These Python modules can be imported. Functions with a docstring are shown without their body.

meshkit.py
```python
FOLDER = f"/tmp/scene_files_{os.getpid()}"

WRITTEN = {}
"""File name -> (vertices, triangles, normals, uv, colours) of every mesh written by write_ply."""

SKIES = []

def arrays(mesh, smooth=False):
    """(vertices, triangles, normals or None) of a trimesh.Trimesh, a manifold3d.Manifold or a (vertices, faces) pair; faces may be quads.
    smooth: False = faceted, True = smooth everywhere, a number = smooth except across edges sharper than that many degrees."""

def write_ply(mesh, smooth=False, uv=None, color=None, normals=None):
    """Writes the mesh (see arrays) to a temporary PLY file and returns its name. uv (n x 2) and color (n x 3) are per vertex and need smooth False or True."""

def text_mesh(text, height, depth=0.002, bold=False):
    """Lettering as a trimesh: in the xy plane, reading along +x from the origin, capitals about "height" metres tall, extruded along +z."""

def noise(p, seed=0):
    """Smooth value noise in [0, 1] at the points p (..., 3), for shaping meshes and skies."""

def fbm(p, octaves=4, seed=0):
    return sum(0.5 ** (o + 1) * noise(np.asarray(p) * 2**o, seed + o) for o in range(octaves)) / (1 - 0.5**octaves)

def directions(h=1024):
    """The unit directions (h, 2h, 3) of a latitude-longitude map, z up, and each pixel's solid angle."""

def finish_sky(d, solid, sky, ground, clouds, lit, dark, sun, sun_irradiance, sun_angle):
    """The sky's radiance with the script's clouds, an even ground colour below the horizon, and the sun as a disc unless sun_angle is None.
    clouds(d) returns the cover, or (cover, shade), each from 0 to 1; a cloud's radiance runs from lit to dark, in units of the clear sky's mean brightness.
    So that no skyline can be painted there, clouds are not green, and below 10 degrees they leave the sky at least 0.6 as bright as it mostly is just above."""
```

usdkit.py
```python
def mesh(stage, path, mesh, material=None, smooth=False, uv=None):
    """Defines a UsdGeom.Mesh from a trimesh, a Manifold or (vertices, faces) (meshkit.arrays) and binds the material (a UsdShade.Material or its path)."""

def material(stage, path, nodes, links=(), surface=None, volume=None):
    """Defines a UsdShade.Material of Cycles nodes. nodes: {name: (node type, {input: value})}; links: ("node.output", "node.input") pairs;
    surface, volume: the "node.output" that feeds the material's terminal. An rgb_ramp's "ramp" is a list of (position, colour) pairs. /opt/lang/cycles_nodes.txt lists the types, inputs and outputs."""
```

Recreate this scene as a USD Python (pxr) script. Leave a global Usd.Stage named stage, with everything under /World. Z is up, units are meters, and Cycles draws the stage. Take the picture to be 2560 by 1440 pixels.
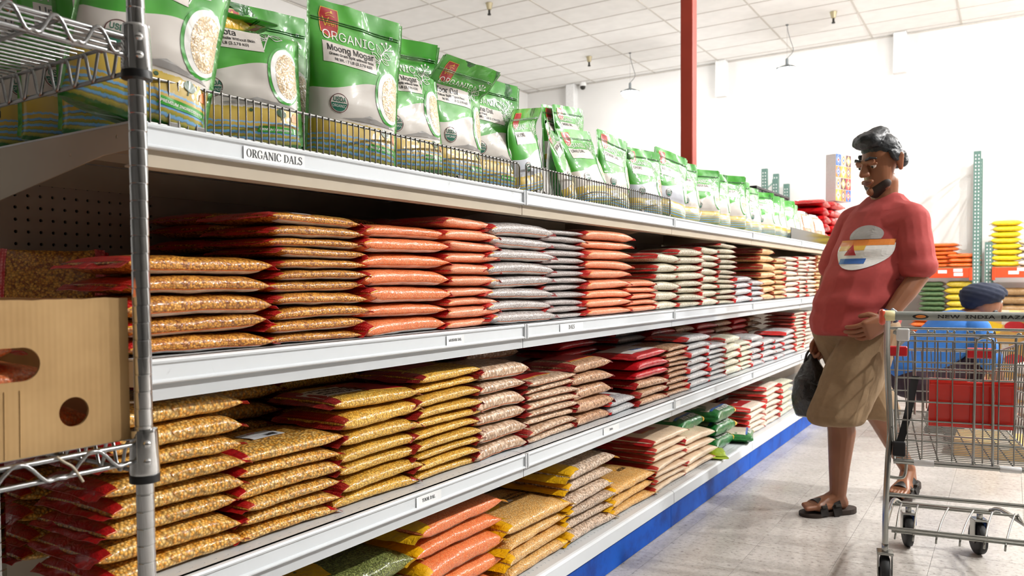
import math, random
import numpy as np
import trimesh, shapely, manifold3d
import shapely.affinity as aff
from shapely.geometry import Polygon, LineString, Point, box as sbox
from shapely.ops import unary_union
import usdkit, meshkit
from pxr import Usd, UsdGeom, UsdLux, UsdShade, Gf, Sdf, Vt

stage = Usd.Stage.CreateInMemory()
UsdGeom.SetStageUpAxis(stage, "Z")
UsdGeom.SetStageMetersPerUnit(stage, 1.0)
UsdGeom.Xform.Define(stage, "/World")
PI = math.pi

# ------------------------------------------------------------------ camera
CAM = np.array([1.214, 0.0, 1.074])
YAW, PITCH, ROLL, FPX = 0.567435, -0.0299155, -0.006144, 1951.06
def cam_axes():
    cy, sy = math.cos(YAW), math.sin(YAW)
    f0, r0, u0 = np.array([-sy, cy, 0]), np.array([cy, sy, 0]), np.array([0, 0, 1.0])
    f = f0 * math.cos(PITCH) + u0 * math.sin(PITCH)
    u = -f0 * math.sin(PITCH) + u0 * math.cos(PITCH)
    return r0 * math.cos(ROLL) + u * math.sin(ROLL), -r0 * math.sin(ROLL) + u * math.cos(ROLL), f
R_, U_, F_ = cam_axes()
camera = UsdGeom.Camera.Define(stage, "/World/camera")
camera.CreateHorizontalApertureAttr(36.0)
camera.CreateVerticalApertureAttr(20.25)
camera.CreateFocalLengthAttr(FPX * 36 / 2560)
camera.CreateVerticalApertureOffsetAttr(40.94 * 36 / 2560)
camera.CreateFStopAttr(6.0)
camera.CreateFocusDistanceAttr(2.15)
camera.CreateClippingRangeAttr(Gf.Vec2f(0.05, 200))
camera.CreateExposureAttr(0.12)
m = Gf.Matrix4d(*R_, 0, *U_, 0, *(-F_), 0, *CAM, 1)
UsdGeom.Xformable(camera).AddTransformOp().Set(m)

# ------------------------------------------------------------------ lamps (x, y) and their strength; the bulbs are built further down
CEIL, WALL_Y, WALL_X = 4.874, 13.6, -7.05
LAMPS = [(-4.175, 12.17), (-1.627, 12.15), (3.9, 3.6), (3.9, 6.0), (3.9, 8.4), (3.9, 10.8), (-3.6, 6.6)]
LAMP_EMIT = {"wall": 260.0, "aisle": 1500.0}
fill_dome = UsdLux.DomeLight.Define(stage, "/World/room_fill")          # added fill dome, stands for no real source; left switched off
fill_dome.CreateIntensityAttr(0.0)

# ------------------------------------------------------------------ helpers
NAMES = {}
def fresh(parent, name):
    k = (parent, name); n = NAMES.get(k, 0); NAMES[k] = n + 1
    return f"{parent}/{name}" + (f"_{n:03d}" if n else "")
def lin(c):
    if isinstance(c, str):
        c = [int(c[i:i + 2], 16) / 255 for i in (0, 2, 4)]
    return tuple(x / 12.92 if x <= 0.04045 else ((x + 0.055) / 1.055) ** 2.4 for x in c)
def mat4(M):
    return Gf.Matrix4d(*[float(x) for x in np.asarray(M).T.ravel()])
def Tm(x=0, y=0, z=0): M = np.eye(4); M[:3, 3] = (x, y, z); return M
def Rm(a, axis): return trimesh.transformations.rotation_matrix(a, axis)
def Rz(a): return Rm(a, [0, 0, 1])
def Rx(a): return Rm(a, [1, 0, 0])
def Ry(a): return Rm(a, [0, 1, 0])
def Sm(x, y, z): return np.diag([x, y, z, 1.0])
def meta(prim, label=None, cat=None, group=None, kind=None):
    for k, v in (("label", label), ("category", cat), ("group", group), ("kind", kind)):
        if v: prim.SetCustomDataByKey(k, v)
    return prim
def thing(name, label, cat, M=None, group=None, kind=None):
    x = UsdGeom.Xform.Define(stage, fresh("/World", name))
    if M is not None: x.AddTransformOp().Set(mat4(M))
    meta(x.GetPrim(), label, cat, group, kind)
    return str(x.GetPath())
def part(parent, name, mesh, mat, smooth=False, label=None, kind=None, M=None, uv=None):
    m = usdkit.mesh(stage, fresh(parent, name), mesh, mat, smooth, uv)
    if M is not None: m.AddTransformOp().Set(mat4(M))
    meta(m.GetPrim(), label, None, None, kind)
    return str(m.GetPath())
def solo(name, mesh, mat, label=None, cat=None, group=None, kind=None, smooth=False):
    m = usdkit.mesh(stage, fresh("/World", name), mesh, mat, smooth)
    meta(m.GetPrim(), label, cat, group, kind)
    return str(m.GetPath())
def kindclass(name):
    p = fresh("/World", name + "_kind")
    stage.CreateClassPrim(p).SetTypeName("Xform")
    return p
def copy(cls, name, label, cat, M, group=None):
    x = UsdGeom.Xform.Define(stage, fresh("/World", name))
    x.GetPrim().GetReferences().AddInternalReference(cls)
    x.AddTransformOp().Set(mat4(M))
    x.GetPrim().SetInstanceable(True)
    meta(x.GetPrim(), label, cat, group)
    return str(x.GetPath())
cat_ = trimesh.util.concatenate
def bx(x0, x1, y0, y1, z0, z1):
    b = trimesh.creation.box((x1 - x0, y1 - y0, z1 - z0)); b.apply_translation(((x0 + x1) / 2, (y0 + y1) / 2, (z0 + z1) / 2)); return b
def rbox(x0, x1, y0, y1, z0, z1, r=0.004, seg=8):
    M = manifold3d.Manifold
    s = M.sphere(r, seg)
    pts = [s.translate((x, y, z)) for x in (x0 + r, x1 - r) for y in (y0 + r, y1 - r) for z in (z0 + r, z1 - r)]
    a = M.batch_hull(pts).to_mesh()
    return trimesh.Trimesh(a.vert_properties[:, :3], a.tri_verts, process=False)
def tube(pts, r, sides=8, closed=False, cap=True):
    p = np.asarray(pts, float); n = len(p)
    r = np.broadcast_to(r, (n,)).astype(float)
    if closed:
        t = np.roll(p, -1, 0) - np.roll(p, 1, 0)
    else:
        t = np.gradient(p, axis=0)
    t /= np.linalg.norm(t, axis=1, keepdims=True) + 1e-12
    a = np.cross(t[0], [0, 0, 1.0] if abs(t[0][2]) < 0.9 else [1.0, 0, 0]); a /= np.linalg.norm(a)
    A = []
    for k in range(n):
        a = a - t[k] * (a @ t[k]); a /= np.linalg.norm(a) + 1e-12; A.append(a)
    A = np.array(A); B = np.cross(t, A); g = np.arange(sides) * 2 * PI / sides
    v = p[:, None] + r[:, None, None] * (np.cos(g)[None, :, None] * A[:, None] + np.sin(g)[None, :, None] * B[:, None])
    v = v.reshape(-1, 3); f = []
    for i in range(n if closed else n - 1):
        j = (i + 1) % n
        for k in range(sides):
            l = (k + 1) % sides
            f += [(i * sides + k, i * sides + l, j * sides + l), (i * sides + k, j * sides + l, j * sides + k)]
    if cap and not closed:
        for e, (i, flip) in enumerate(((0, True), (n - 1, False))):
            c = len(v); v = np.vstack([v, p[i]])
            for k in range(sides):
                q = (c, i * sides + k, i * sides + (k + 1) % sides)
                f.append(q[::-1] if flip else q)
    return trimesh.Trimesh(v, np.array(f), process=False)
def arc(c, r, a0, a1, n, ax=(1, 0, 0), ay=(0, 0, 1)):
    g = np.linspace(a0, a1, n)
    return np.asarray(c) + r * (np.cos(g)[:, None] * np.asarray(ax, float) + np.sin(g)[:, None] * np.asarray(ay, float))
def smooth_path(pts, n=8):
    """Catmull-Rom through pts."""
    P = np.asarray(pts, float); P = np.vstack([2 * P[0] - P[1], P, 2 * P[-1] - P[-2]]); out = []
    for i in range(1, len(P) - 2):
        for t in np.linspace(0, 1, n, endpoint=False):
            out.append(0.5 * ((2 * P[i]) + (-P[i - 1] + P[i + 1]) * t + (2 * P[i - 1] - 5 * P[i] + 4 * P[i + 1] - P[i + 2]) * t ** 2 + (-P[i - 1] + 3 * P[i] - 3 * P[i + 1] + P[i + 2]) * t ** 3))
    return np.array(out + [P[-2]])
def lathe(profile, seg=24):
    return trimesh.creation.revolve(np.asarray(profile, float), sections=seg)
def ext(poly, d):
    g = [trimesh.creation.extrude_polygon(p, d, engine="earcut") for p in getattr(poly, "geoms", [poly]) if p.area > 1e-12]
    return cat_(g)
def grid_mesh(P):
    """P (n, m, 3): a sheet of quads as triangles."""
    n, m = P.shape[:2]; i, j = np.meshgrid(np.arange(n - 1), np.arange(m - 1), indexing="ij")
    a = i * m + j
    f = np.stack([a, a + m, a + m + 1, a, a + m + 1, a + 1], -1).reshape(-1, 3)
    return trimesh.Trimesh(P.reshape(-1, 3), f, process=False)
def sheet(P, th):
    """A sheet with a thickness, from a grid of points (n, m, 3)."""
    g = grid_mesh(P); nrm = g.vertex_normals
    n, m = P.shape[:2]; N = n * m
    v = np.vstack([g.vertices + nrm * th / 2, g.vertices - nrm * th / 2])
    f = [g.faces, g.faces[:, ::-1] + N]
    idx = np.arange(N).reshape(n, m)
    loop = np.concatenate([idx[0, :-1], idx[:-1, -1], idx[-1, :0:-1], idx[:0:-1, 0]])
    nx = np.roll(loop, -1)
    f.append(np.stack([loop, loop + N, nx + N], 1)); f.append(np.stack([loop, nx + N, nx], 1))
    return trimesh.Trimesh(v, np.vstack(f), process=False)
ORD = ["lowest"] + [w + " lowest" for w in "second third fourth fifth sixth seventh eighth ninth tenth eleventh twelfth thirteenth".split()]

# ------------------------------------------------------------------ materials
LOOK = "/World/Looks"
UsdGeom.Scope.Define(stage, LOOK)
MATS = {}
def material(name, nodes, links, surface="p.BSDF"):
    MATS[name] = usdkit.material(stage, f"{LOOK}/{name}", nodes, links, surface=surface); return MATS[name]
def plain(name, col, rough=0.5, metal=0.0, coat=0.0, var=0.05, scale=30.0, bump=0.0, **kw):
    """A plain surface with slight tone variation and fine relief."""
    c = lin(col) if isinstance(col, str) else col
    lo, hi = [max(0, x * (1 - var)) for x in c], [min(1, x * (1 + var)) for x in c]
    nodes = {"t": ("texture_coordinate", {}), "n": ("noise_texture", {"scale": scale, "detail": 3.0}),
             "r": ("rgb_ramp", {"ramp": [(0.3, lo), (0.7, hi)]}),
             "p": ("principled_bsdf", {"roughness": rough, "metallic": metal, "coat_weight": coat, **kw})}
    links = [("t.object", "n.vector"), ("n.fac", "r.fac"), ("r.color", "p.base_color")]
    if bump:
        nodes["b"] = ("bump", {"strength": 0.5, "distance": bump}); links += [("n.fac", "b.height"), ("b.normal", "p.normal")]
    return material(name, nodes, links)
# ------------------------------------------------------------------ bag films and grains
def grain(name, stops, size, gap=0.55, bump=0.6, film=0.9, film_rough=0.13, wrinkle=0.35, ws=42.0, rand=1.0, rough=0.55):
    """Pulses seen through a clear glossy film: one tone per grain, painted shade and relief between grains, a wrinkled coat."""
    st = [(p, tuple(x * min(1.25, .92 / max(lin(c))) for x in lin(c))) for p, c in stops]
    nodes = {"t": ("texture_coordinate", {}),
             "v": ("voronoi_texture", {"scale": 1.0 / size, "randomness": rand}),
             "s": ("separate_color", {}), "r": ("rgb_ramp", {"ramp": st}),
             "d": ("rgb_ramp", {"ramp": [(0.25, (1, 1, 1)), (0.75, (gap, gap * 0.93, gap * 0.85))]}),  # darker tint paints in the shade between neighbouring grains
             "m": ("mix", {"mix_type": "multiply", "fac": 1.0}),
             "oi": ("object_info", {}), "mr": ("map_range", {"to_min": 0.9, "to_max": 1.07}), "hv": ("hsv", {}),
             "i": ("math", {"math_type": "subtract", "value1": 1.0}),
             "b": ("bump", {"strength": bump, "distance": size * 0.6}),
             "w": ("noise_texture", {"scale": ws, "detail": 3.0, "roughness": 0.55, "distortion": 1.2}),
             "cb": ("bump", {"strength": wrinkle, "distance": 0.012}),
             "p": ("principled_bsdf", {"roughness": rough, "coat_weight": film, "coat_roughness": film_rough, "coat_ior": 1.5, "specular_ior_level": 0.25})}
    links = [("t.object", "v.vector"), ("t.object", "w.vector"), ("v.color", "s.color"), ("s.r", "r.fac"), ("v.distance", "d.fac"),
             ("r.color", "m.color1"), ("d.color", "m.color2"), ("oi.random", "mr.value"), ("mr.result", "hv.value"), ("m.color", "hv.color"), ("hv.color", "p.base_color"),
             ("v.distance", "i.value2"), ("i.value", "b.height"), ("b.normal", "p.normal"), ("w.fac", "cb.height"), ("cb.normal", "p.coat_normal")]
    return material(name, nodes, links)
def film(name, col, col2=None, pat=0.0, rough=0.16, wrinkle=0.4, ws=45.0, spec=0.5, coat=0.8, trans=0.0):
    """A printed glossy plastic film; pat > 0 gives it a small repeated pale pattern of that size in metres."""
    c = lin(col); c2 = lin(col2) if col2 else tuple(x * 0.86 for x in c)
    nodes = {"t": ("texture_coordinate", {}), "n": ("noise_texture", {"scale": 60.0}),
             "w": ("noise_texture", {"scale": ws, "detail": 3.0, "distortion": 1.0}), "cb": ("bump", {"strength": wrinkle, "distance": 0.01}),
             "p": ("principled_bsdf", {"roughness": 0.35, "coat_weight": coat, "coat_roughness": rough, "specular_ior_level": spec})}
    links = [("t.object", "w.vector"), ("w.fac", "cb.height"), ("cb.normal", "p.coat_normal"), ("cb.normal", "p.normal")]
    if pat:
        nodes["v"] = ("voronoi_texture", {"scale": 1 / pat, "randomness": 0.0}); nodes["r"] = ("rgb_ramp", {"ramp": [(0.36, c2), (0.42, c)]})
        links += [("t.object", "v.vector"), ("v.distance", "r.fac"), ("r.color", "p.base_color")]
    else:
        nodes["r"] = ("rgb_ramp", {"ramp": [(0.35, c2), (0.65, c)]})
        links += [("t.object", "n.vector"), ("n.fac", "r.fac"), ("r.color", "p.base_color")]
    return material(name, nodes, links)
def ink(name, col, rough=0.35, coat=0.5):
    c = lin(col)
    return material(name, {"t": ("texture_coordinate", {}), "n": ("noise_texture", {"scale": 80.0}), "r": ("rgb_ramp", {"ramp": [(0.3, tuple(x * .93 for x in c)), (0.7, c)]}),
                    "p": ("principled_bsdf", {"roughness": rough, "coat_weight": coat, "coat_roughness": 0.12})}, [("t.object", "n.vector"), ("n.fac", "r.fac"), ("r.color", "p.base_color")])
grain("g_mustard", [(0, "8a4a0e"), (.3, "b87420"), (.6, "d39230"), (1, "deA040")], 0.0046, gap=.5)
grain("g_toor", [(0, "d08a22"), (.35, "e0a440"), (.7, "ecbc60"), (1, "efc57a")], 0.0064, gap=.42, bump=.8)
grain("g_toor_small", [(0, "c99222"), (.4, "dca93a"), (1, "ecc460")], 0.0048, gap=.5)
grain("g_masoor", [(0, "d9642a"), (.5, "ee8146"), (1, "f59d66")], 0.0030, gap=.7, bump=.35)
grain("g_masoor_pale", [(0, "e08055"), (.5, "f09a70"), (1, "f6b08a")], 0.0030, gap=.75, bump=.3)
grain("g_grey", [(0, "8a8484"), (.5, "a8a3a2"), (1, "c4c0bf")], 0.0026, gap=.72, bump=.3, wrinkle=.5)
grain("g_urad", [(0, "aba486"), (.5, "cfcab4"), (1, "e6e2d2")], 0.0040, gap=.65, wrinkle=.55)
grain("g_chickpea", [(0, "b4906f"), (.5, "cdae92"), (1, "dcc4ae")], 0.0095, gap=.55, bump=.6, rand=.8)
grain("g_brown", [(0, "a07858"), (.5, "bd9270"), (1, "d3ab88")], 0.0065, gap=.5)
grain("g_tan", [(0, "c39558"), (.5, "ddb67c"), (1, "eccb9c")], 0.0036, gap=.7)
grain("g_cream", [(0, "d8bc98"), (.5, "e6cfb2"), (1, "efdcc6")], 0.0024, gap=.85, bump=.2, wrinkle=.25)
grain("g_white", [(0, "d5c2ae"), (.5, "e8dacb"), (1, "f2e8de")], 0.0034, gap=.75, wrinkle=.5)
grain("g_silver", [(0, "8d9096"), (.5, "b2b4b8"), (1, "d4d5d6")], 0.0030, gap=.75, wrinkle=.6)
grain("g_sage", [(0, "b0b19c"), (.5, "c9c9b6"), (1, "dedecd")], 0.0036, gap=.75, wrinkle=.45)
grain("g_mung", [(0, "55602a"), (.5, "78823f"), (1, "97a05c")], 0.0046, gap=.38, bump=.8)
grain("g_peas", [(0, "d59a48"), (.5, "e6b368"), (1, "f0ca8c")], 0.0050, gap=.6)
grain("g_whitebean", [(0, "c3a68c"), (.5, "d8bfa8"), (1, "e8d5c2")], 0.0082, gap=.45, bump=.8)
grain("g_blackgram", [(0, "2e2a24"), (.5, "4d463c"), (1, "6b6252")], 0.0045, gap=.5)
film("f_red", "c8141a", "e0544a", pat=0.0065)
film("f_darkred", "8e1218", "b03028", pat=0.0065)
film("f_redplain", "c0141c", "a80f18")
film("f_yellowline", "f2b418")
film("f_orangeline", "e2701c")
film("f_white", "e6e0da", "d9d0c8")
film("f_yellow", "f3bd12", "e9ae0a", wrinkle=.5)
film("f_green", "1d7a32", "17682a")
film("f_lime", "b4cc22", "9cbc1a")
film("f_clear", "cfc4b4", "c4b8a6")
ink("i_black", "1c1a1a"); ink("i_white", "f2efec"); ink("i_gold", "e2b23c"); ink("i_shield", "b01a20"); ink("i_darkgreen", "1f4d22"); ink("i_usda", "1a6a54")
ink("i_ring", "5a1c1c"); ink("i_label", "ded6cf"); ink("i_house", "e0822a"); ink("i_leafgreen", "2f9a20"); ink("i_grey", "a9a6a4"); ink("i_sticker", "e8ecf0"); ink("i_red", "c2252a"); ink("i_blue", "2a62b0"); ink("i_ovalwhite", "e6e4e0")

# ------------------------------------------------------------------ pillow bags lying flat: x = depth (front at +x), y = length, z = up from the bag's underside
class Pillow:
    def __init__(s, L=0.30, W=0.215, T=0.038, seed=0, lump=0.0035, sharp=5.0, corner=0.5, droop=0.0):
        s.L, s.W, s.T, s.seed, s.lump, s.sharp, s.corner, s.droop = L, W, T, seed, lump, sharp, corner, droop
    def at(s, u, th, off=0.0):
        """u in [-1, 1] along the bag, th = angle round it (0 = front edge, pi/2 = top)."""
        u, th = np.broadcast_arrays(np.asarray(u, float), np.asarray(th, float))
        a = np.abs(u)
        t = s.T * np.clip(1 - a ** s.sharp, 0, 1) ** 0.72 + 0.0016
        w = s.W * (1 - 0.035 * (1 - a ** 4) + 0.0 * a)
        c, sn = np.cos(th), np.sin(th)
        x = w / 2 * np.sign(c) * np.abs(c) ** s.corner
        top = sn > 0
        z = t / 2 * np.sign(sn) * np.abs(sn) ** np.where(top, 0.78, 0.62)
        y = u * s.L / 2 * (1 - 0.02 * (x / (s.W / 2)) ** 2)
        P = np.stack([x, y, z], -1)
        n1 = meshkit.fbm(P * [22, 16, 22] + s.seed * 7.3, 3, s.seed) - 0.5
        n2 = meshkit.noise(P * [95, 34, 60] + s.seed * 3.1, s.seed + 9) - 0.5
        env = np.clip(1 - a ** 8, 0, 1)
        nr = np.stack([c * np.abs(c) ** .2, 0 * c, sn], -1)
        d = s.lump * 2.2 * n1 * env + 0.0042 * n2 * a ** 4 * env + off
        P = P + nr * d[..., None]
        P[..., 2] += s.T / 2 - 0.004 * 0 + 0.006 * (meshkit.noise(np.stack([x * 9, y * 9, 0 * x], -1), s.seed + 4) - .5) * a ** 6 - s.droop * a ** 3
        return P
    def body(s, nu=44, nv=32):
        q = np.linspace(-1, 1, nu); u = np.sign(q) * (1 - (1 - np.abs(q)) ** 1.5)
        th = np.linspace(0, 2 * PI, nv, endpoint=False)
        P = s.at(u[:, None], th[None, :]); n, m_ = P.shape[:2]
        i, j = np.meshgrid(np.arange(n - 1), np.arange(m_), indexing="ij"); k = (j + 1) % m_
        a, b, c, d = i * m_ + j, (i + 1) * m_ + j, (i + 1) * m_ + k, i * m_ + k
        f = np.stack([a, c, b, a, d, c], -1).reshape(-1, 3)
        v = P.reshape(-1, 3)
        for e in (0, n - 1):
            c0 = len(v); v = np.vstack([v, P[e].mean(0)]); r = e * m_ + np.arange(m_); r2 = e * m_ + (np.arange(m_) + 1) % m_
            tri = np.stack([np.full(m_, c0), r, r2], 1)
            f = np.vstack([f, tri if e == 0 else tri[:, ::-1]])
        mm = trimesh.Trimesh(v, f, process=False)
        return mm if mm.volume > 0 else trimesh.Trimesh(v, f[:, ::-1], process=False)
    def patch(s, u0, u1, t0, t1, nu=12, nv=10, off=0.0007, wave=0.0):
        u = np.linspace(u0, u1, nu)[:, None]; th = np.linspace(t0, t1, nv)[None, :]
        th = th + wave * np.sin(u * 9 + s.seed)
        return sheet(s.at(np.broadcast_to(u, (nu, nv)), th, off), 0.0008)
    def seal(s, end, width=0.02, drop=0.35, nx=14):
        """The flat crimped strip beyond one end (-1 or 1)."""
        x = np.linspace(-.5, .5, nx) * s.W * 1.0; k = np.linspace(0, 1, 4)
        X, K = np.meshgrid(x, k, indexing="ij")
        wv = 0.005 * (meshkit.noise(np.stack([X * 38, K * 0 + end * 5, K * 1.5], -1), s.seed + 20) - .5) * 2
        ctr = s.at(np.array([end * 1.0]), np.array([0.0]))[0]
        z = s.T / 2 - s.droop + wv - drop * width * K ** 1.5
        Y = end * (s.L / 2 * 0.985 + width * K * (1 - .25 * drop)) * (1 - 0.015 * (X / (s.W / 2)) ** 2)
        P = np.stack([X, Y, z], -1)
        return sheet(P if end > 0 else P[::-1], 0.0012)
def topper(pl, poly_uv, mat_off=0.0012):
    pass
def flatdecal(pl, poly, off=0.0012, dens=0.012):
    """A flat print (shapely polygon in x, y of the bag) laid on the bag's upper face."""
    return wrapdecal(ext(poly, 0.0004), lambda q: topmap(pl, q, off), dens)
def topmap(pl, q, off):
    x, y, h = q[:, 0], q[:, 1], q[:, 2]
    u = np.clip(y / (pl.L / 2), -.97, .97)
    c = np.clip(x / (pl.W / 2 * .965), -.985, .985)
    th = np.arccos(np.sign(c) * np.abs(c) ** (1 / pl.corner))
    return pl.at(u, th, off) + np.stack([0 * h, 0 * h, h], -1)
def wrapdecal(m, fn, dens):
    v, f = np.array(m.vertices), np.array(m.faces)
    for _ in range(6):
        e = np.linalg.norm(v[f] - v[f[:, [1, 2, 0]]], axis=2).max(1)
        big = np.nonzero(e > dens)[0]
        if not len(big) or len(f) > 6000: break
        v, f = trimesh.remesh.subdivide(v, f, face_index=big)
    return trimesh.Trimesh(fn(np.asarray(v)), f, process=False)

# each kind: grain, seal film, thin line colour, whether a white strip runs along the front, grade
KINDS = {
 "mustard":  ("g_mustard", "f_red", "f_yellowline", True),  "toor": ("g_toor", "f_redplain", "f_orangeline", False),
 "toor_small": ("g_toor_small", "f_darkred", None, False),  "masoor": ("g_masoor", "f_red", "f_yellowline", True),
 "masoor_pale": ("g_masoor_pale", "f_red", "f_yellowline", False), "grey": ("g_grey", "f_red", "f_yellowline", True),
 "greyplain": ("g_grey", "f_red", None, False), "urad": ("g_urad", "f_red", "f_yellowline", False), "chickpea": ("g_chickpea", "f_darkred", "f_orangeline", True),
 "brown": ("g_brown", "f_darkred", None, False), "tan": ("g_tan", "f_darkred", "f_yellowline", False), "cream": ("g_cream", "f_red", "f_orangeline", False),
 "white": ("g_white", "f_red", None, False), "silver": ("g_silver", "f_red", None, False), "sage": ("g_sage", "f_red", None, False),
 "redfilm": ("f_redplain", "f_redplain", None, False), "mung": ("g_mung", "f_yellow", None, False), "masoor_big": ("g_masoor", "f_yellow", None, True),
 "peas": ("g_peas", "f_yellow", None, True), "whitebean": ("g_whitebean", "f_yellow", None, True), "rice": ("g_cream", "f_redplain", "f_orangeline", False), "noodle": ("f_green", "f_green", None, False),
}
def build_bag(root, kind, pl, near=True, big=False, band=True, seal_w=0.02, drop=0.35):
    g, sealf, line, strip = KINDS[kind]
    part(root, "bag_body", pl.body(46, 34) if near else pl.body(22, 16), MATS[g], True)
    yel = sealf == "f_yellow"
    for e in (-1, 1):
        part(root, "end_seal", pl.seal(e, seal_w * (2.2 if yel else 1), drop, 14 if near else 6), MATS[sealf], True)
    if band and g.startswith("g_"):
        part(root, "end_band", pl.patch(-0.985, -0.80 if yel else -0.84, PI * .10, PI * .97, 5, 12 if near else 7, wave=.05), MATS[sealf], True)
        if line and near:
            part(root, "band_line", pl.patch(-0.985, -0.835, PI * .06, PI * .10, 5, 3, off=.001, wave=.05), MATS[line], True)
    if strip:
        part(root, "paper_strip", pl.patch(-0.84, 0.82, -PI * .30, -PI * (.17 if yel else .13), 16 if near else 8, 4, wave=.03), MATS["f_clear" if yel else "f_white"], True)
        if line:
            part(root, "strip_line", pl.patch(-0.84, 0.82, -PI * .132, -PI * .105, 16 if near else 8, 2, off=.001, wave=.03), MATS["f_orangeline"], True)
VAR = {}
def bag_class(kind, near, k):
    key = (kind, near, k)
    if key not in VAR:
        big = kind in ("mung", "masoor_big", "peas", "whitebean", "rice", "noodle")
        pl = Pillow(0.40 if big else 0.30, 0.28 if big else 0.215, 0.055 if big else 0.038, seed=len(VAR) * 3 + 1, lump=0.0045 if big else 0.0035, sharp=(6.0, 7.5, 9.0)[k % 3], droop=(0.004, 0.0, 0.006)[k % 3])
        c = kindclass(kind + "_bag")
        build_bag(c, kind, pl, near, big)
        VAR[key] = (c, pl)
    return VAR[key]
# ------------------------------------------------------------------ the room
plain("m_wall", "e6e5e3", 0.7, var=0.02, scale=3.0)
plain("m_tile", "efeeec", 0.85, var=0.03, scale=6.0)
plain("m_grid", "cbc7c0", 0.6)
plain("m_wallfar", "55524e", 0.8)
plain("m_trim", "ebebeb", 0.5)
def floor_mat():
    nodes = {"t": ("texture_coordinate", {}), "g": ("geometry", {}), "n": ("noise_texture", {"scale": 55.0, "detail": 4.0, "roughness": .7}), "r": ("rgb_ramp", {"ramp": [(0.30, lin("77716b")), (0.42, lin("b4aea8")), (0.62, lin("c4bfba"))]}),
             "n2": ("noise_texture", {"scale": 3.0, "detail": 4.0}), "r2": ("rgb_ramp", {"ramp": [(0.3, (0.90, 0.89, 0.87)), (0.7, (1, 1, 1))]}), "oi": ("object_info", {}), "mr": ("map_range", {"to_min": .95, "to_max": 1.0}),
             "mx": ("mix", {"mix_type": "multiply", "fac": 1.0}), "hv": ("hsv", {}), "rr": ("map_range", {"from_min": .3, "from_max": .7, "to_min": .17, "to_max": .34}),
             "p": ("principled_bsdf", {"specular_ior_level": .55})}
    links = [("g.position", "n.vector"), ("g.position", "n2.vector"), ("n.fac", "r.fac"), ("n2.fac", "r2.fac"), ("r.color", "mx.color1"), ("r2.color", "mx.color2"), ("oi.random", "mr.value"), ("mr.result", "hv.value"),
             ("mx.color", "hv.color"), ("hv.color", "p.base_color"), ("n2.fac", "rr.value"), ("rr.result", "p.roughness")]
    return material("m_floor", nodes, links)
floor_mat()
plain("m_joint", "8f8a84", 0.8)
RX1, RY0 = 9.0, -6.0
fl = thing("floor", None, None, kind="structure")
part(fl, "subfloor", bx(WALL_X - .2, RX1 + .2, RY0 - .2, WALL_Y + .2, -0.12, -0.004), MATS["m_joint"])
TS = 0.3048
cells = []
for i in range(int((WALL_X) / TS) - 1, int(RX1 / TS) + 1):
    for j in range(int(RY0 / TS) - 1, int(WALL_Y / TS) + 1):
        x, y = i * TS + .06, j * TS + .11
        d = np.array([x + TS / 2, y + TS / 2, 0]) - CAM; z = d @ F_
        px, py = (1280 + FPX * (d @ R_) / max(z, .1), 760.9 - FPX * (d @ U_) / max(z, .1))
        vis = z > 1 and x > -.3 and -100 < px < 2750 and py < 1560
        cells.append((z if vis else 1e3 + abs(z), x, y))
cells.sort()
def ftile(x, y):
    return bx(x + .0006, x + TS - .0006, y + .0006, y + TS - .0006, -0.004, 0.0)
for z, x, y in cells[:240]:
    part(fl, "floor_tile", ftile(x, y), MATS["m_floor"])
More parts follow.
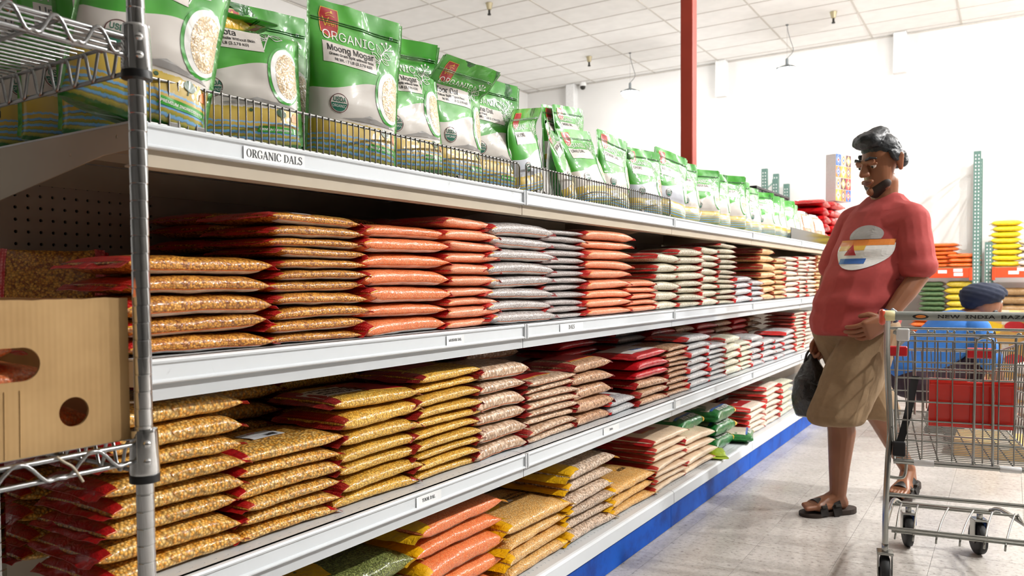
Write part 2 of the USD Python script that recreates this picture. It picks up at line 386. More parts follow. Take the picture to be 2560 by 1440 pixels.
part(fl, "tile_field", cat_([ftile(x, y) for z, x, y in cells[240:]]), MATS["m_floor"], kind="stuff")

ce = thing("ceiling", None, None, kind="structure")
part(ce, "roof_slab", bx(WALL_X - .2, RX1 + .2, RY0 - .2, WALL_Y + .2, CEIL + .03, CEIL + .15), MATS["m_wall"])
TX, TY = 1.2192, 0.6096
gx = [-5.53 - 1.2192 * 1 + TX * k for k in range(0, 13)]
gy = [8.53 + TY * k for k in range(-24, 9)]
gx = [max(WALL_X, gx[0] - TX)] + gx; gy = gy + [WALL_Y]
far_t = []
for i in range(len(gx) - 1):
    for j in range(len(gy) - 1):
        b = bx(gx[i] + .013, gx[i + 1] - .013, gy[j] + .013, gy[j + 1] - .013, CEIL + .004, CEIL + .022)
        if gy[j] > 7.2 and gx[i] < 2.9: part(ce, "ceiling_tile", b, MATS["m_tile"])
        else: far_t.append(b)
part(ce, "tile_field", cat_(far_t), MATS["m_tile"], kind="stuff")
for x in gx[1:]: part(ce, "grid_runner", bx(x - .0125, x + .0125, gy[0], WALL_Y, CEIL - .002, CEIL + .03), MATS["m_grid"])
for y in gy[:-1]: part(ce, "grid_cross_bar", bx(WALL_X, RX1, y - .009, y + .009, CEIL, CEIL + .028), MATS["m_grid"])
solo("wall_back", bx(WALL_X - .2, RX1 + .2, WALL_Y, WALL_Y + .15, 0, CEIL + .1), MATS["m_wall"], kind="structure")
solo("wall_left", bx(WALL_X - .15, WALL_X, RY0, WALL_Y, 0, CEIL + .1), MATS["m_wall"], kind="structure")
solo("wall_right", bx(RX1, RX1 + .15, RY0, WALL_Y, 0, CEIL + .1), MATS["m_wallfar"], kind="structure")
solo("wall_front", bx(WALL_X, RX1, RY0 - .15, RY0, 0, CEIL + .1), MATS["m_wallfar"], kind="structure")
# pilaster stubs under the roof beams on the back wall, angle trim, corner strip
for k, x in enumerate((-6.0, -3.05, -.25)):
    solo("trim_%d" % (k + 1), rbox(x - .09, x + .09, WALL_Y - .16, WALL_Y + .01, CEIL - .62, CEIL, .01), MATS["m_trim"], kind="structure")
solo("trim_4", bx(WALL_X, RX1, WALL_Y - .02, WALL_Y, CEIL - .022, CEIL - .003), MATS["m_grid"], kind="structure")
solo("trim_5", bx(WALL_X, WALL_X + .02, RY0, WALL_Y, CEIL - .022, CEIL - .003), MATS["m_grid"], kind="structure")
# red steel column behind the shelving
plain("m_column", "ad3f2c", 0.45, var=.1, scale=4.0)
cx, cy = -.78, 5.55
col = thing("steel_column", "tall rust-red square steel column rising behind the green pouches to the ceiling", "column", Tm(cx, cy, 0))
part(col, "column_shaft", rbox(-.047, .047, -.047, .047, 0.01, CEIL - .01, .008), MATS["m_column"])
part(col, "base_plate", rbox(-.13, .13, -.13, .13, 0, .014, .003), MATS["m_column"])

# ------------------------------------------------------------------ lamps
plain("m_lampgrey", "8f979b", 0.4, 0.6)
plain("m_cord", "6d7174", 0.6)
for k, v in LAMP_EMIT.items(): material("m_bulb_" + k, {"e": ("emission", {"color": (1.0, 0.985, 0.96), "strength": v})}, [], surface="e.emission")
LN = ["white pendant lamp hanging near the back wall, left of the red column", "white pendant lamp hanging near the back wall, right of the red column"]
AL = ["nearest white pendant lamp over the next aisle, right of the picture", "second white pendant lamp over the next aisle, right of the picture", "third white pendant lamp over the next aisle, right of the picture", "farthest white pendant lamp over the next aisle, right of the picture", "white pendant lamp over the aisle behind the shelving, hidden by the pouches"]
for k, (x, y) in enumerate(LAMPS):
    t = thing("pendant_lamp", LN[k] if k < 2 else AL[k - 2], "lamp", Tm(x, y, CEIL), group=None if k < 2 else "pendant lamps outside the picture")
    zb = -.74
    part(t, "ceiling_hook", lathe([(0, 0), (.022, 0), (.022, -.008), (.006, -.02), (0, -.02)][::-1], 12), MATS["m_cord"], 30)
    part(t, "cord", tube(smooth_path([(0, 0, -.01), (.012, 0, -.10), (.05, 0, -.24), (.085, .01, -.36), (.075, .01, -.42), (.03, 0, -.47), (0, 0, -.50)], 6), .0045, 6), MATS["m_cord"], True)
    part(t, "safety_wire", tube([(0, 0, -.01), (0, 0, -.50)], .0012, 4), MATS["m_cord"])
    part(t, "socket", lathe([(0, -.50), (.018, -.50), (.022, -.52), (.022, -.585), (.045, -.60), (.10, -.618), (.150, -.655), (.150, -.662), (.09, -.645), (0, -.64)][::-1], 20), MATS["m_lampgrey"], 30)
    part(t, "bulb", lathe([(0, -.81), (.018, -.808), (.024, -.79), (.026, -.755), (.075, -.742), (.115, -.715), (.118, -.69), (.09, -.660), (0, -.655)], 20), MATS["m_bulb_wall" if k < 2 or x < 0 else "m_bulb_aisle"], True)
    for a in (0, 1, 2, 3):
        g = a * PI / 2 + .5
        part(t, "lamp_fin", trimesh.Trimesh(rbox(.10, .155, -.006, .006, -.69, -.63, .003, 6).vertices, rbox(.10, .155, -.006, .006, -.69, -.63, .003, 6).faces).apply_transform(Rz(g)), MATS["m_lampgrey"])
# sprinklers, camera
plain("m_brass", "b9ad8c", 0.4, 0.3); plain("m_darkmetal", "35332f", 0.4, 0.5)
SPL = ["cream sprinkler head with dark tip, ceiling above the tallest green pouches", "small sprinkler head near the back corner of the ceiling", "sprinkler head on the ceiling right of the right-hand pendant lamp"]
for k, (x, y) in enumerate([(-4.83, 8.95), (-4.85, 12.0), (-.94, 11.94)]):
    t = thing("sprinkler_head", SPL[k], "sprinkler", Tm(x, y, CEIL))
    part(t, "escutcheon", lathe([(0, 0), (.05, 0), (.045, -.02), (.03, -.085), (.02, -.09), (0, -.09)][::-1], 14), MATS["m_brass"], 30)
    part(t, "deflector", lathe([(0, -.09), (.014, -.09), (.016, -.14), (.024, -.145), (.024, -.16), (0, -.165)][::-1], 12), MATS["m_darkmetal"], 30)
t = thing("security_camera", "small white security camera with dark lens at the top of the back wall", "camera", Tm(-5.72, WALL_Y - .14, CEIL - .06))
part(t, "housing", lathe([(0, .06), (.05, .06), (.062, .03), (.062, -.02), (.0, -.02)][::-1], 18), MATS["m_trim"], 30)
ls = trimesh.creation.icosphere(2, .052); ls.apply_translation((.0, -.01, -.035)); part(t, "lens_dome", ls, MATS["m_darkmetal"], True)
# ------------------------------------------------------------------ gondola shelving: fronts on the plane x = 0, six sections along +y
plain("m_shelf", "c9cdd0", 0.35, var=.02, scale=8.0, coat=.2)
plain("m_shelfcream", "b5a893", 0.45, var=.05, scale=6.0)
plain("m_panel", "b3a596", 0.6, var=.04, scale=5.0)
material("m_rail", {"t": ("texture_coordinate", {}), "n": ("noise_texture", {"scale": 9.0, "detail": 6.0, "roughness": .75, "distortion": .8}), "r": ("rgb_ramp", {"ramp": [(0.0, lin("8d9092")), (0.30, lin("bcc0c2")), (0.36, lin("d9dee2")), (1, lin("dee3e7"))]}),
                    "p": ("principled_bsdf", {"roughness": .38, "coat_weight": .15})}, [("t.object", "n.vector"), ("n.fac", "r.fac"), ("r.color", "p.base_color")])
material("m_kick", {"t": ("texture_coordinate", {}), "n": ("noise_texture", {"scale": 6.0, "detail": 5.0, "roughness": .7}), "r": ("rgb_ramp", {"ramp": [(0.25, lin("082c78")), (0.5, lin("0650b4")), (0.8, lin("0a5cc4"))]}),
                    "p": ("principled_bsdf", {"roughness": .5, "specular_ior_level": .2})}, [("t.object", "n.vector"), ("n.fac", "r.fac"), ("r.color", "p.base_color")])
SEC, Y0, NSEC, DEPTH = 1.2192, 0.756, 6, 0.53
ZT, ZM, ZL, ZB = 1.343, 0.947, 0.560, 0.163
def slotted(y0, y1, x0, x1, z0, z1, holes):
    p = sbox(y0, x0, y1, x1)
    if holes:
        p = p.difference(unary_union([sbox(y - .004, x - .0012, y + .004, x + .0012) for y in np.arange(y0 + .03, y1 - .02, .0254) for x in holes]))
    m = ext(p, z1 - z0)
    v = m.vertices; m.vertices = np.stack([v[:, 1], v[:, 0], v[:, 2] + z0], 1); m.invert(); return m
def prof_y(pts, y0, y1):
    """Extrudes an (x, z) outline along y."""
    m = ext(Polygon(pts), y1 - y0); v = m.vertices
    m.vertices = np.stack([v[:, 0], y1 - v[:, 2], v[:, 1]], 1); return m
def rail_mesh(y0, y1, z):
    return prof_y([(-.012, z - .003), (-.012, z - .044), (.004, z - .044), (.0065, z - .0415), (.0065, z - .039), (.0042, z - .0375), (.0008, z - .036), (.0008, z - .0125), (.0018, z - .010), (.0052, z - .0085), (.0062, z - .005), (.0040, z - .0015), (-.002, z - .0005)], y0, y1)
def end_clip(y, z):
    return rbox(-.010, .0072, y - .005, y + .004, z - .045, z - .001, .0018, 6)
for k in range(NSEC):
    ya, yb = Y0 + SEC * k, Y0 + SEC * (k + 1)
    where = ["nearest", "second nearest", "third nearest", "fourth nearest", "fifth nearest", "farthest"][k]
    g = thing("shelving_section", f"white metal shelving section with blue kick plate, {where} of the six in the run", "shelving", group=None)
    for nm, z, holes in (("top_shelf", ZT, None), ("middle_shelf", ZM, None), ("lower_shelf", ZL, [-.028])):
        gap = .0015
        s = part(g, "shelf_deck", slotted(ya + gap, yb - gap, -DEPTH, -.008, z - .0035, z, holes), MATS["m_shelf"])
        part(s, "front_lip", prof_y([(-.008, z), (-.011, z), (-.011, z - .070), (-.034, z - .072), (-.034, z - .075), (-.008, z - .073)], ya + gap, yb - gap), MATS["m_shelfcream"] if nm == "top_shelf" else MATS["m_shelf"])
        for x in (-.20, -.37):
            part(s, "stiffener", prof_y([(x - .04, z - .0036), (x - .028, z - .020), (x + .028, z - .020), (x + .04, z - .0036)], ya + .01, yb - .01), MATS["m_shelfcream"])
        part(s, "rear_lip", bx(-DEPTH, -DEPTH + .004, ya + gap, yb - gap, z - .06, z - .0036), MATS["m_shelfcream"])
        part(s, "price_rail", rail_mesh(ya + .004, yb - .004, z), MATS["m_rail"])
        part(s, "rail_end_clip", end_clip(ya + .007, z), MATS["m_shelf"]); part(s, "rail_end_clip", end_clip(yb - .006, z), MATS["m_shelf"])
        for e, yy in ((0, ya), (1, yb)):
            o = .0 if e == 0 else -.004
            b = Polygon([(-.012, z - .004), (-.012, z - .047), (-.10, z - .050), (-DEPTH, z - .115), (-DEPTH, z - .004)]).difference(unary_union([Point(-.055, z - .022).buffer(.0035), Point(-.20, z - .04).buffer(.003)]))
            mm = ext(b, .0028); v = mm.vertices; mm.vertices = np.stack([v[:, 0], yy + o + .0036 - v[:, 2], v[:, 1]], 1)
            part(s, "shelf_bracket", mm, MATS["m_shelfcream"])
    d = part(g, "base_deck", slotted(ya + .001, yb - .001, -DEPTH, -.012, ZB - .004, ZB, [-.040, -.044]), MATS["m_shelf"])
    part(d, "deck_lip", prof_y([(-.012, ZB), (-.004, ZB - .002), (.002, ZB - .008), (.002, ZB - .054), (-.004, ZB - .058), (-.012, ZB - .058)], ya + .002, yb - .002), MATS["m_rail"])
    part(g, "kick_plate", rbox(-.020, -.012, ya + .001, yb - .001, .002, ZB - .056, .002, 6), MATS["m_kick"])
    part(g, "kick_return", bx(-DEPTH, -.021, ya + .001, ya + .004, .002, ZB - .006), MATS["m_kick"])
    # back panel: real peg holes where they can be seen
    if k == 0:
        pp = sbox(ya + .03, .10, yb - .02, ZT - .012)
        hs = [Point(y, z).buffer(.0036, 4) for y in np.arange(.8185, 1.14, .0254) for z in np.arange(.955, 1.30, .0254)]
        pm = ext(pp.difference(unary_union(hs)), .005); v = pm.vertices
        pm.vertices = np.stack([-DEPTH - .001 - v[:, 2], v[:, 0], v[:, 1]], 1); pm.invert()
        part(g, "back_panel", pm, MATS["m_panel"])
        part(g, "backing_board", bx(-DEPTH - .06, -DEPTH - .05, ya, yb, .1, ZT - .02), MATS["m_darkmetal"])
    else:
        part(g, "back_panel", bx(-DEPTH - .006, -DEPTH - .001, ya + .03, yb - .02, .10, ZT - .012), MATS["m_panel"])
    part(g, "upright", rbox(-DEPTH - .045, -DEPTH - .001, ya + .002, ya + .03, 0, ZT - .008, .003, 6), MATS["m_shelfcream"])
    if k == NSEC - 1: part(g, "upright", rbox(-DEPTH - .045, -DEPTH - .001, yb - .02, yb + .01, 0, ZT - .008, .003, 6), MATS["m_shelfcream"])

# ------------------------------------------------------------------ serif lettering for the shelf cards (thick and thin strokes)
def serif_glyph(ch):
    t, n, s = .17, .06, .045                        # stem, hairline, serif thickness; cap height 1
    stem = lambda x, y0=0, y1=1, w=t: sbox(x, y0, x + w, y1)
    sf = lambda x, y, w=.36: sbox(x - (w - t) / 2, y, x + t + (w - t) / 2, y + s)
    def ell(cx, cy, rx, ry): return aff.scale(Point(cx, cy).buffer(1, 24), rx, ry, origin=(cx, cy))
    line = lambda a, b, w: LineString([a, b]).buffer(w / 2, cap_style=2)
    U = unary_union
    if ch == "O": return ell(.4, .5, .4, .52).difference(ell(.4, .5, .225, .475)), .86
    if ch in "CG":
        o = ell(.4, .5, .4, .52).difference(ell(.43, .5, .255, .475)).difference(sbox(.60, .26, 1, .70))
        o = U([o, sbox(.66, .70, .70, .97)])
        if ch == "G": o = U([o, sbox(.60, .06, .74, .44), sbox(.48, .40, .82, .44)])
        else: o = U([o.difference(sbox(.74, 0, 1, .25))])
        return o, .84
    if ch == "I": return U([stem(.10), sf(.10, 0), sf(.10, 1 - s)]), .40
    if ch == "L": return U([stem(.10), sf(.10, 0), sf(.10, 1 - s), sbox(.1, 0, .62, s), Polygon([(.62, 0), (.66, .28), (.60, .28), (.52, 0)])]), .68
    if ch == "D": return U([stem(.10), sf(.10, 0), sf(.10, 1 - s), ell(.3, .5, .50, .5).difference(ell(.3, .5, .34, .455)).intersection(sbox(.2, 0, 1, 1))]), .84
    if ch == "R": return U([stem(.10), sf(.10, 0), sf(.10, 1 - s), ell(.3, .74, .36, .26).difference(ell(.3, .74, .20, .215)).intersection(sbox(.2, .4, 1, 1)), line((.38, .50), (.68, .02), .16), sbox(.60, 0, .84, s)]), .82
    if ch == "A": return U([line((.09, 0), (.40, 1), n), line((.40, .99), (.70, 0), .16), sbox(.2, .32, .58, .38), sbox(-.02, 0, .22, s), sbox(.54, 0, .86, s)]), .84
    if ch == "N": return U([stem(.12, w=n), stem(.68, w=n), line((.13, .98), (.72, .02), .17), sbox(0, 0, .3, s), sbox(-.02, 1 - s, .24, 1), sbox(.56, 1 - s, .86, 1)]), .88
    if ch == "M": return U([stem(.12, w=n), stem(.78, w=t), line((.15, .98), (.48, .02), .15), line((.50, .02), (.86, .98), n), sbox(0, 0, .3, s), sbox(0, 1 - s, .25, 1), sf(.78, 0), sbox(.78, 1 - s, 1.05, 1)]), 1.08
    if ch == "T": return U([stem(.30), sf(.30, 0), sbox(.02, 1 - s, .75, 1), sbox(.02, .72, .06, 1), sbox(.71, .72, .75, 1)]), .78
    if ch == "H": return U([stem(.10), stem(.60), sf(.10, 0), sf(.10, 1 - s), sf(.60, 0), sf(.60, 1 - s), sbox(.2, .48, .65, .54)]), .88
    if ch == "S":
        pts = smooth_path([(.56, .80, 0), (.44, .955, 0), (.27, .965, 0), (.13, .86, 0), (.14, .70, 0), (.33, .55, 0), (.52, .40, 0), (.55, .20, 0), (.42, .055, 0), (.25, .035, 0), (.10, .17, 0)], 5)[:, :2]
        w = [.03 + .055 * math.sin(PI * i / (len(pts) - 1)) ** 2 for i in range(len(pts))]
        return U([LineString([pts[i], pts[i + 1]]).buffer(w[i], 4) for i in range(len(pts) - 1)] + [sbox(.54, .72, .585, .98), sbox(.075, .02, .12, .28)]), .66
    return Polygon(), .35
def serif_text(text, h):
    out, x = [], 0.0
    for ch in text:
        g, a = serif_glyph(ch)
        if not g.is_empty: out.append(aff.translate(g, x, 0))
        x += a
    p = aff.scale(unary_union(out), h, h, origin=(0, 0))
    return p
plain("m_card", "eef0f1", 0.55, var=.01)
ink("m_print", "14171c", .5, .1)
def shelf_card(text, ya, yb, z, h, label, lift=.0):
    t = thing("shelf_label", label, "label")
    zc = z - .0245
    n = 10
    ys = np.linspace(ya, yb, n); zs = np.linspace(zc - .0125, zc + .0125, 4)
    Yg, Zg = np.meshgrid(ys, zs, indexing="ij")
    curl = .0016 + .0016 * ((Yg - ya) / (yb - ya) * 2 - 1) ** 4
    part(t, "paper_card", sheet(np.stack([curl, Yg, Zg], -1), .0003), MATS["m_card"])
    if text:
        p = serif_text(text, h); b = p.bounds
        p = aff.translate(p, (ya + yb) / 2 - (b[0] + b[2]) / 2, zc - (b[1] + b[3]) / 2)
        m = ext(p, .0003); v = m.vertices
        m.vertices = np.stack([.00195 + v[:, 2] + .0016 * ((v[:, 0] - ya) / (yb - ya) * 2 - 1) ** 4, v[:, 0], v[:, 1]], 1)
        part(t, "lettering", m, MATS["m_print"])
shelf_card("ORGANIC DALS", .969, 1.119, ZT, .0155, "white shelf card reading ORGANIC DALS in black serif capitals")
shelf_card("MASOOR DAL", 1.588, 1.664, ZM, .0070, "small white shelf card reading MASOOR DAL under the orange bags")
shelf_card("DALS", 2.185, 2.345, ZM, .0135, "white shelf card reading DALS under the first grey bags")
shelf_card("TOOR DAL", 1.462, 1.560, ZL, .0085, "small white shelf card reading TOOR DAL on the lower rail")
shelf_card("CHANA", 2.50, 2.63, ZL, .0070, "small white shelf card reading CHANA on the lower rail under brown bags")
shelf_card("", 3.18, 3.27, ZL, .0, "small white price card on the lower rail under tan bags")

# ------------------------------------------------------------------ wire fences on the top shelf
plain("m_wire", "8d8b88", 0.28, 0.9, var=.08)
def wire_fence(ya, yb, n, label):
    t = thing("wire_fence", label, "wire fence")
    x, z0, z1 = -.014, ZT + .004, ZT + .078
    part(t, "top_wire", tube(np.vstack([[(x, ya, z0 + .01)], arc((x, ya + .012, z1 - .012), .012, PI, PI / 2, 6, (0, 1, 0), (0, 0, 1)), arc((x, yb - .012, z1 - .012), .012, PI / 2, 0, 6, (0, 1, 0), (0, 0, 1)), [(x, yb, z0 + .01)]]), .0029, 8), MATS["m_wire"], True)
    part(t, "bottom_wire", tube(np.vstack([[(x, ya, z0 + .011)], arc((x, ya + .010, z0 + .008), .010, PI, PI * 1.5, 5, (0, 1, 0), (0, 0, 1)), arc((x, yb - .010, z0 + .008), .010, -PI / 2, 0, 5, (0, 1, 0), (0, 0, 1)), [(x, yb, z0 + .011)]]), .0026, 8), MATS["m_wire"], True)
    for y in np.linspace(ya, yb, n + 2)[1:-1]:
        part(t, "wire", tube([(x + .0035, y, z0 - .004), (x + .0035, y, z1 + .002)], .0016, 6), MATS["m_wire"], True)
    for y in (ya + .065, ya + .115, yb - .3):
        part(t, "foot_clip", rbox(x - .006, x + .004, y - .011, y + .011, ZT + .0002, z0 + .006, .002, 6), MATS["m_wire"])
wire_fence(.772, 1.972, 66, "chrome wire fence along the front of the nearest top shelf")
wire_fence(2.012, 3.19, 62, "chrome wire fence along the front of the second top shelf section")
material("m_acrylic", {"b": ("transparent_bsdf", {"color": (.80, .82, .84)}), "g": ("glossy_bsdf", {"color": (.9, .9, .9), "roughness": .08}), "f": ("fresnel", {"IOR": 1.6}), "m": ("mix_closure", {})}, [("f.fac", "m.fac"), ("b.BSDF", "m.closure1"), ("g.BSDF", "m.closure2")], surface="m.closure")
solo("acrylic_divider", rbox(-.010, -.006, 5.35, 6.95, ZT, ZT + .075, .0015, 6), MATS["m_acrylic"], "clear grey acrylic fence at the far end of the top shelf", "divider")
# ------------------------------------------------------------------ the stacks of bags
rng = random.Random(11)
KN = {"mustard": "mustard_dal_bag", "toor": "toor_dal_bag", "toor_small": "yellow_dal_bag", "masoor": "orange_lentil_bag", "masoor_pale": "pink_lentil_bag", "grey": "grey_dal_bag", "greyplain": "grey_dal_bag", "urad": "urad_dal_bag", "chickpea": "chickpea_bag", "brown": "brown_pulse_bag",
      "tan": "tan_dal_bag", "cream": "cream_bean_bag", "white": "cream_bean_bag", "silver": "silver_dal_bag", "sage": "pale_green_bag", "redfilm": "red_film_bag", "mung": "mung_bean_bag", "masoor_big": "large_lentil_bag", "peas": "split_pea_bag", "whitebean": "white_bean_bag", "rice": "rice_bag"}
def decorate(t, pl, deco):
    """Printed panels, stickers and lettering on the upper face. Upright text reads towards +y for someone at +x."""
    for nm, what, mt, off in deco:
        if isinstance(what, tuple):                  # text, x, y, height, upright, width factor
            tx, x0, y0, h, upr, wf = what
            m = meshkit.text_mesh(tx, h, .0003, bold=True); v = np.array(m.vertices)
            sx = -1 if upr else 1
            m.vertices = np.stack([x0 + sx * v[:, 1], y0 - sx * v[:, 0] * wf, v[:, 2]], 1)
        else:
            m = ext(what, .0004)
        part(t, nm, wrapdecal(m, lambda q: topmap(pl, q, off), .022), MATS[mt], 25)
SEEDS = [500]
PL = {"M": ("middle shelf", ZM), "L": ("lower shelf", ZL), "B": ("bottom shelf", ZB)}
def stack(shelf, ya, yb, n, ztop, kind, desc, where, front=-.012, depth=.215, near=None, cat="bag of dal", tilt=0.0, first=0, skip=(), jit=1.0, names=None, flipp=.3, x_lean=0.0, deco=None, toplabel=None):
    """n bags on top of each other between ya and yb; front is the x of their front edges."""
    pn, z0 = PL[shelf]
    t = (ztop - z0) / n
    near = (yb < 3.0) if near is None else near
    hs = [t * rng.uniform(.84, 1.16) for _ in range(n)]; q = (ztop - z0) / sum(hs); hs = [h * q for h in hs]
    z = z0
    for i in range(n):
        h = hs[i]
        kd = kind(i) if callable(kind) else kind
        cls, pl = bag_class(kd, near, (i * 7 + int(ya * 100)) % (3 if near else 2))
        if i not in skip:
            L = (yb - ya) * rng.uniform(.97, 1.04)
            rot = rng.uniform(-.045, .045) * jit + (PI if rng.random() < flipp else 0)
            x = front - depth / 2 - rng.uniform(0, .014) * jit + x_lean * i
            M = Tm(x, (ya + yb) / 2 + rng.uniform(-.008, .008) * jit, z + .0004) @ Rz(rot) @ Rx(tilt + rng.uniform(-.02, .02) * jit) @ Sm(depth / pl.W, L / pl.L, h / pl.T * .965)
            dd = desc(i) if callable(desc) else desc
            if n == 2: o = ("lower", "upper")[i]
            else: o = ORD[i] if i < n - 1 else "topmost"
            lab = f"{dd}, {o} in {where}"
            if i == n - 1 and deco:
                SEEDS[0] += 1
                big = depth > .25
                p2 = Pillow(L, depth, h * .965, seed=SEEDS[0], lump=.0045 if big else .0032, sharp=6.5)
                t2 = thing(KN[kd], toplabel or lab, cat, M @ np.linalg.inv(Sm(depth / pl.W, L / pl.L, h / pl.T * .965)) @ Rz(-rot + rng.uniform(-.05, .05)))
                build_bag(t2, kd, p2, True); decorate(t2, p2, deco)
            else:
                copy(cls, names or KN[kd], lab, cat, M)
        z += h
    return z
MS, LS, BS = "middle shelf", "lower shelf", "bottom shelf"
# middle shelf, left to right
stack("M", .750, 1.050, 5, 1.124, "mustard", "mustard-yellow dal bag", "leftmost middle-shelf stack by the chrome post", near=True, flipp=0)
stack("M", 1.052, 1.318, 11, 1.219, "mustard", "mustard-yellow dal bag", "tall stack left of the orange bags", near=True, flipp=0, deco=[("print_panel", sbox(-.08, .0, .085, .125), "i_shield", .001), ("panel_line", sbox(.0853, .0, .090, .125), "i_gold", .0012), ("name_label", sbox(.03, -.065, .092, -.012), "i_label", .0012), ("label_lettering", ("DAL", .045, -.06, .014, False, -.62), "i_black", .0018)], toplabel="mustard dal bag with dark red panel and white label, topmost left of the orange bags")
stack("M", 1.312, 1.632, 7, 1.213, "masoor", "bright orange lentil bag", "first orange stack", near=True, flipp=0)
stack("M", 1.622, 1.868, 10, 1.249, "masoor_pale", "pale orange lentil bag", "orange stack beside the grey bags", near=True)
stack("M", 1.815, 2.172, 8, 1.250, "grey", "grey dal bag with red end", "first grey stack", near=True, flipp=0, front=-.006)
stack("M", 2.135, 2.430, 13, 1.244, "greyplain", "thin grey dal bag", "second grey stack, beside pink bags", near=True, front=-.02)
stack("M", 2.405, 2.790, 9, 1.258, "masoor_pale", "pink lentil bag with red ends", "tall pink stack", near=True, flipp=0, front=-.01)
stack("M", 2.775, 3.060, 5, 1.078, "masoor_pale", "pink lentil bag", "short pink stack", near=True, front=-.015)
stack("M", 3.045, 3.320, 6, 1.190, "urad", "off-white urad bag with red end", "stack just behind the short pink stack", flipp=0)
stack("M", 3.315, 3.640, 8, 1.222, "urad", "off-white urad bag", "second off-white stack", flipp=.5)
stack("M", 3.625, 3.880, 8, 1.236, "urad", "off-white urad bag", "third off-white stack")
stack("M", 3.865, 4.165, 12, 1.262, "urad", "thin off-white urad bag", "fourth off-white stack, beside silver bags")
stack("M", 4.165, 4.480, 4, 1.094, "silver", "silver-grey dal bag", "first silver stack of the middle shelf")
stack("M", 4.475, 4.705, 4, 1.072, "silver", "silver-grey dal bag", "second silver stack of the middle shelf")
stack("M", 4.685, 4.995, 7, 1.272, "tan", "tan dal bag with dark red band", "tall stack past the silver bags", flipp=0)
stack("M", 4.995, 5.275, 8, 1.212, "tan", "tan dal bag", "second tan stack")
stack("M", 5.270, 5.640, 8, 1.228, "white", "cream bean bag", "first cream stack")
stack("M", 5.640, 5.920, 10, 1.238, "white", "thin cream bean bag", "second cream stack")
stack("M", 5.925, 6.230, 10, 1.245, "white", "thin cream bean bag", "third cream stack")
stack("M", 6.235, 6.560, 10, 1.262, "tan", "pale tan bean bag", "fourth stack from the man's chest")
stack("M", 6.570, 6.900, 10, 1.262, "cream", "pale cream bag", "far middle-shelf stack against the man's chest")
# back rows of the middle shelf, in shade
stack("M", 1.085, 1.375, 9, 1.235, "mustard", "shaded mustard dal bag", "back-row stack left of the tall mustard stack", front=-.262, near=True)
stack("M", 1.385, 1.66, 9, 1.250, "mustard", "shaded mustard dal bag", "back-row stack behind the first orange stack", front=-.262, near=True, skip=(0, 1, 2, 3))
stack("M", 1.68, 1.97, 9, 1.26, "masoor_pale", "shaded orange lentil bag", "back-row stack behind the pale orange stack", front=-.262, skip=(0, 1, 2, 3, 4))
stack("M", 2.78, 3.08, 8, 1.252, "urad", "shaded off-white urad bag", "back-row stack behind the short pink stack", front=-.262, skip=(0, 1, 2))
stack("M", 3.10, 3.42, 7, 1.258, "urad", "shaded off-white urad bag", "back-row stack behind the first off-white stack", front=-.262, skip=(0, 1, 2, 3))
stack("M", 4.15, 4.48, 7, 1.27, "tan", "shaded tan dal bag", "back-row stack above the first silver stack", front=-.255, flipp=0, skip=(0, 1))
# lower shelf
stack("L", .712, .985, 8, .868, "toor", "golden toor dal bag", "leftmost lower-shelf stack behind the chrome post", near=True, flipp=0, front=-.028, x_lean=.001)
stack("L", .985, 1.252, 6, .745, "toor", "golden toor dal bag", "second golden stack, under the price sticker", near=True, front=-.030, deco=[("price_sticker", sbox(-.035, -.045, .03, .035), "i_sticker", .0012), ("bar_code", unary_union([sbox(.004, -.005 + .0032 * q, .024, -.005 + .0032 * q + (.0018 if q % 3 else .0009)) for q in range(9)]), "i_black", .0018), ("sticker_lines", unary_union([sbox(-.028 + .007 * q, -.038, -.0265 + .007 * q, -.012 + .02 * (q % 2)) for q in range(6)]), "i_grey", .0018), ("sticker_mark", sbox(-.03, -.02, -.026, .0), "i_red", .002)], toplabel="golden toor dal bag with white price sticker, topmost of its stack")
stack("L", 1.250, 1.540, 7, .815, "toor_small", "yellow toor dal bag", "third stack of the lower shelf", near=True, front=-.034, deco=[("print_panel", Polygon([(-.095, -.02), (.070, .0), (.082, .135), (-.095, .135)]), "i_shield", .001), ("panel_line", Polygon([(.070, .0), (.082, .135), (.087, .135), (.075, -.003)]), "i_gold", .0012), ("name_label", sbox(-.03, -.135, .062, -.012), "i_label", .0012), ("label_lettering", ("TOOR DAL", .004, -.125, .018, True, 1.05), "i_black", .0018), ("label_lettering", ("NET WT. 4 LBS (1.81 KG)", .028, -.118, .0095, True, .8), "i_black", .0018), ("label_lettering", ("PRODUCT OF INDIA", .050, -.118, .0105, True, .95), "i_black", .0018)], toplabel="yellow dal bag with TOOR DAL label and dark red panel, topmost of its stack")
stack("L", 1.520, 1.805, 10, .842, "toor_small", "thin yellow toor dal bag", "tall yellow stack beside the chickpeas", near=True, front=-.036, deco=[("print_panel", sbox(-.10, -.09, .02, .05), "i_shield", .001), ("panel_line", sbox(.021, -.09, .026, .05), "i_gold", .0012)], toplabel="yellow dal bag with dark red panel, topmost beside the chickpeas")
stack("L", 1.790, 2.050, 6, .832, "chickpea", "pinkish chickpea bag", "first chickpea stack", near=True, front=-.036, flipp=0)
stack("L", 2.055, 2.395, 8, .762, "chickpea", "thin chickpea bag", "second chickpea stack, under a red-printed bag", near=True, front=-.036, deco=[("print_panel", sbox(-.09, -.13, .055, .06), "i_shield", .001), ("panel_line", sbox(.056, -.13, .061, .06), "i_gold", .0012), ("small_label", sbox(-.03, -.02, -.005, .02), "i_white", .0018)], toplabel="chickpea bag with dark red panel and small white label, topmost of the second stack")
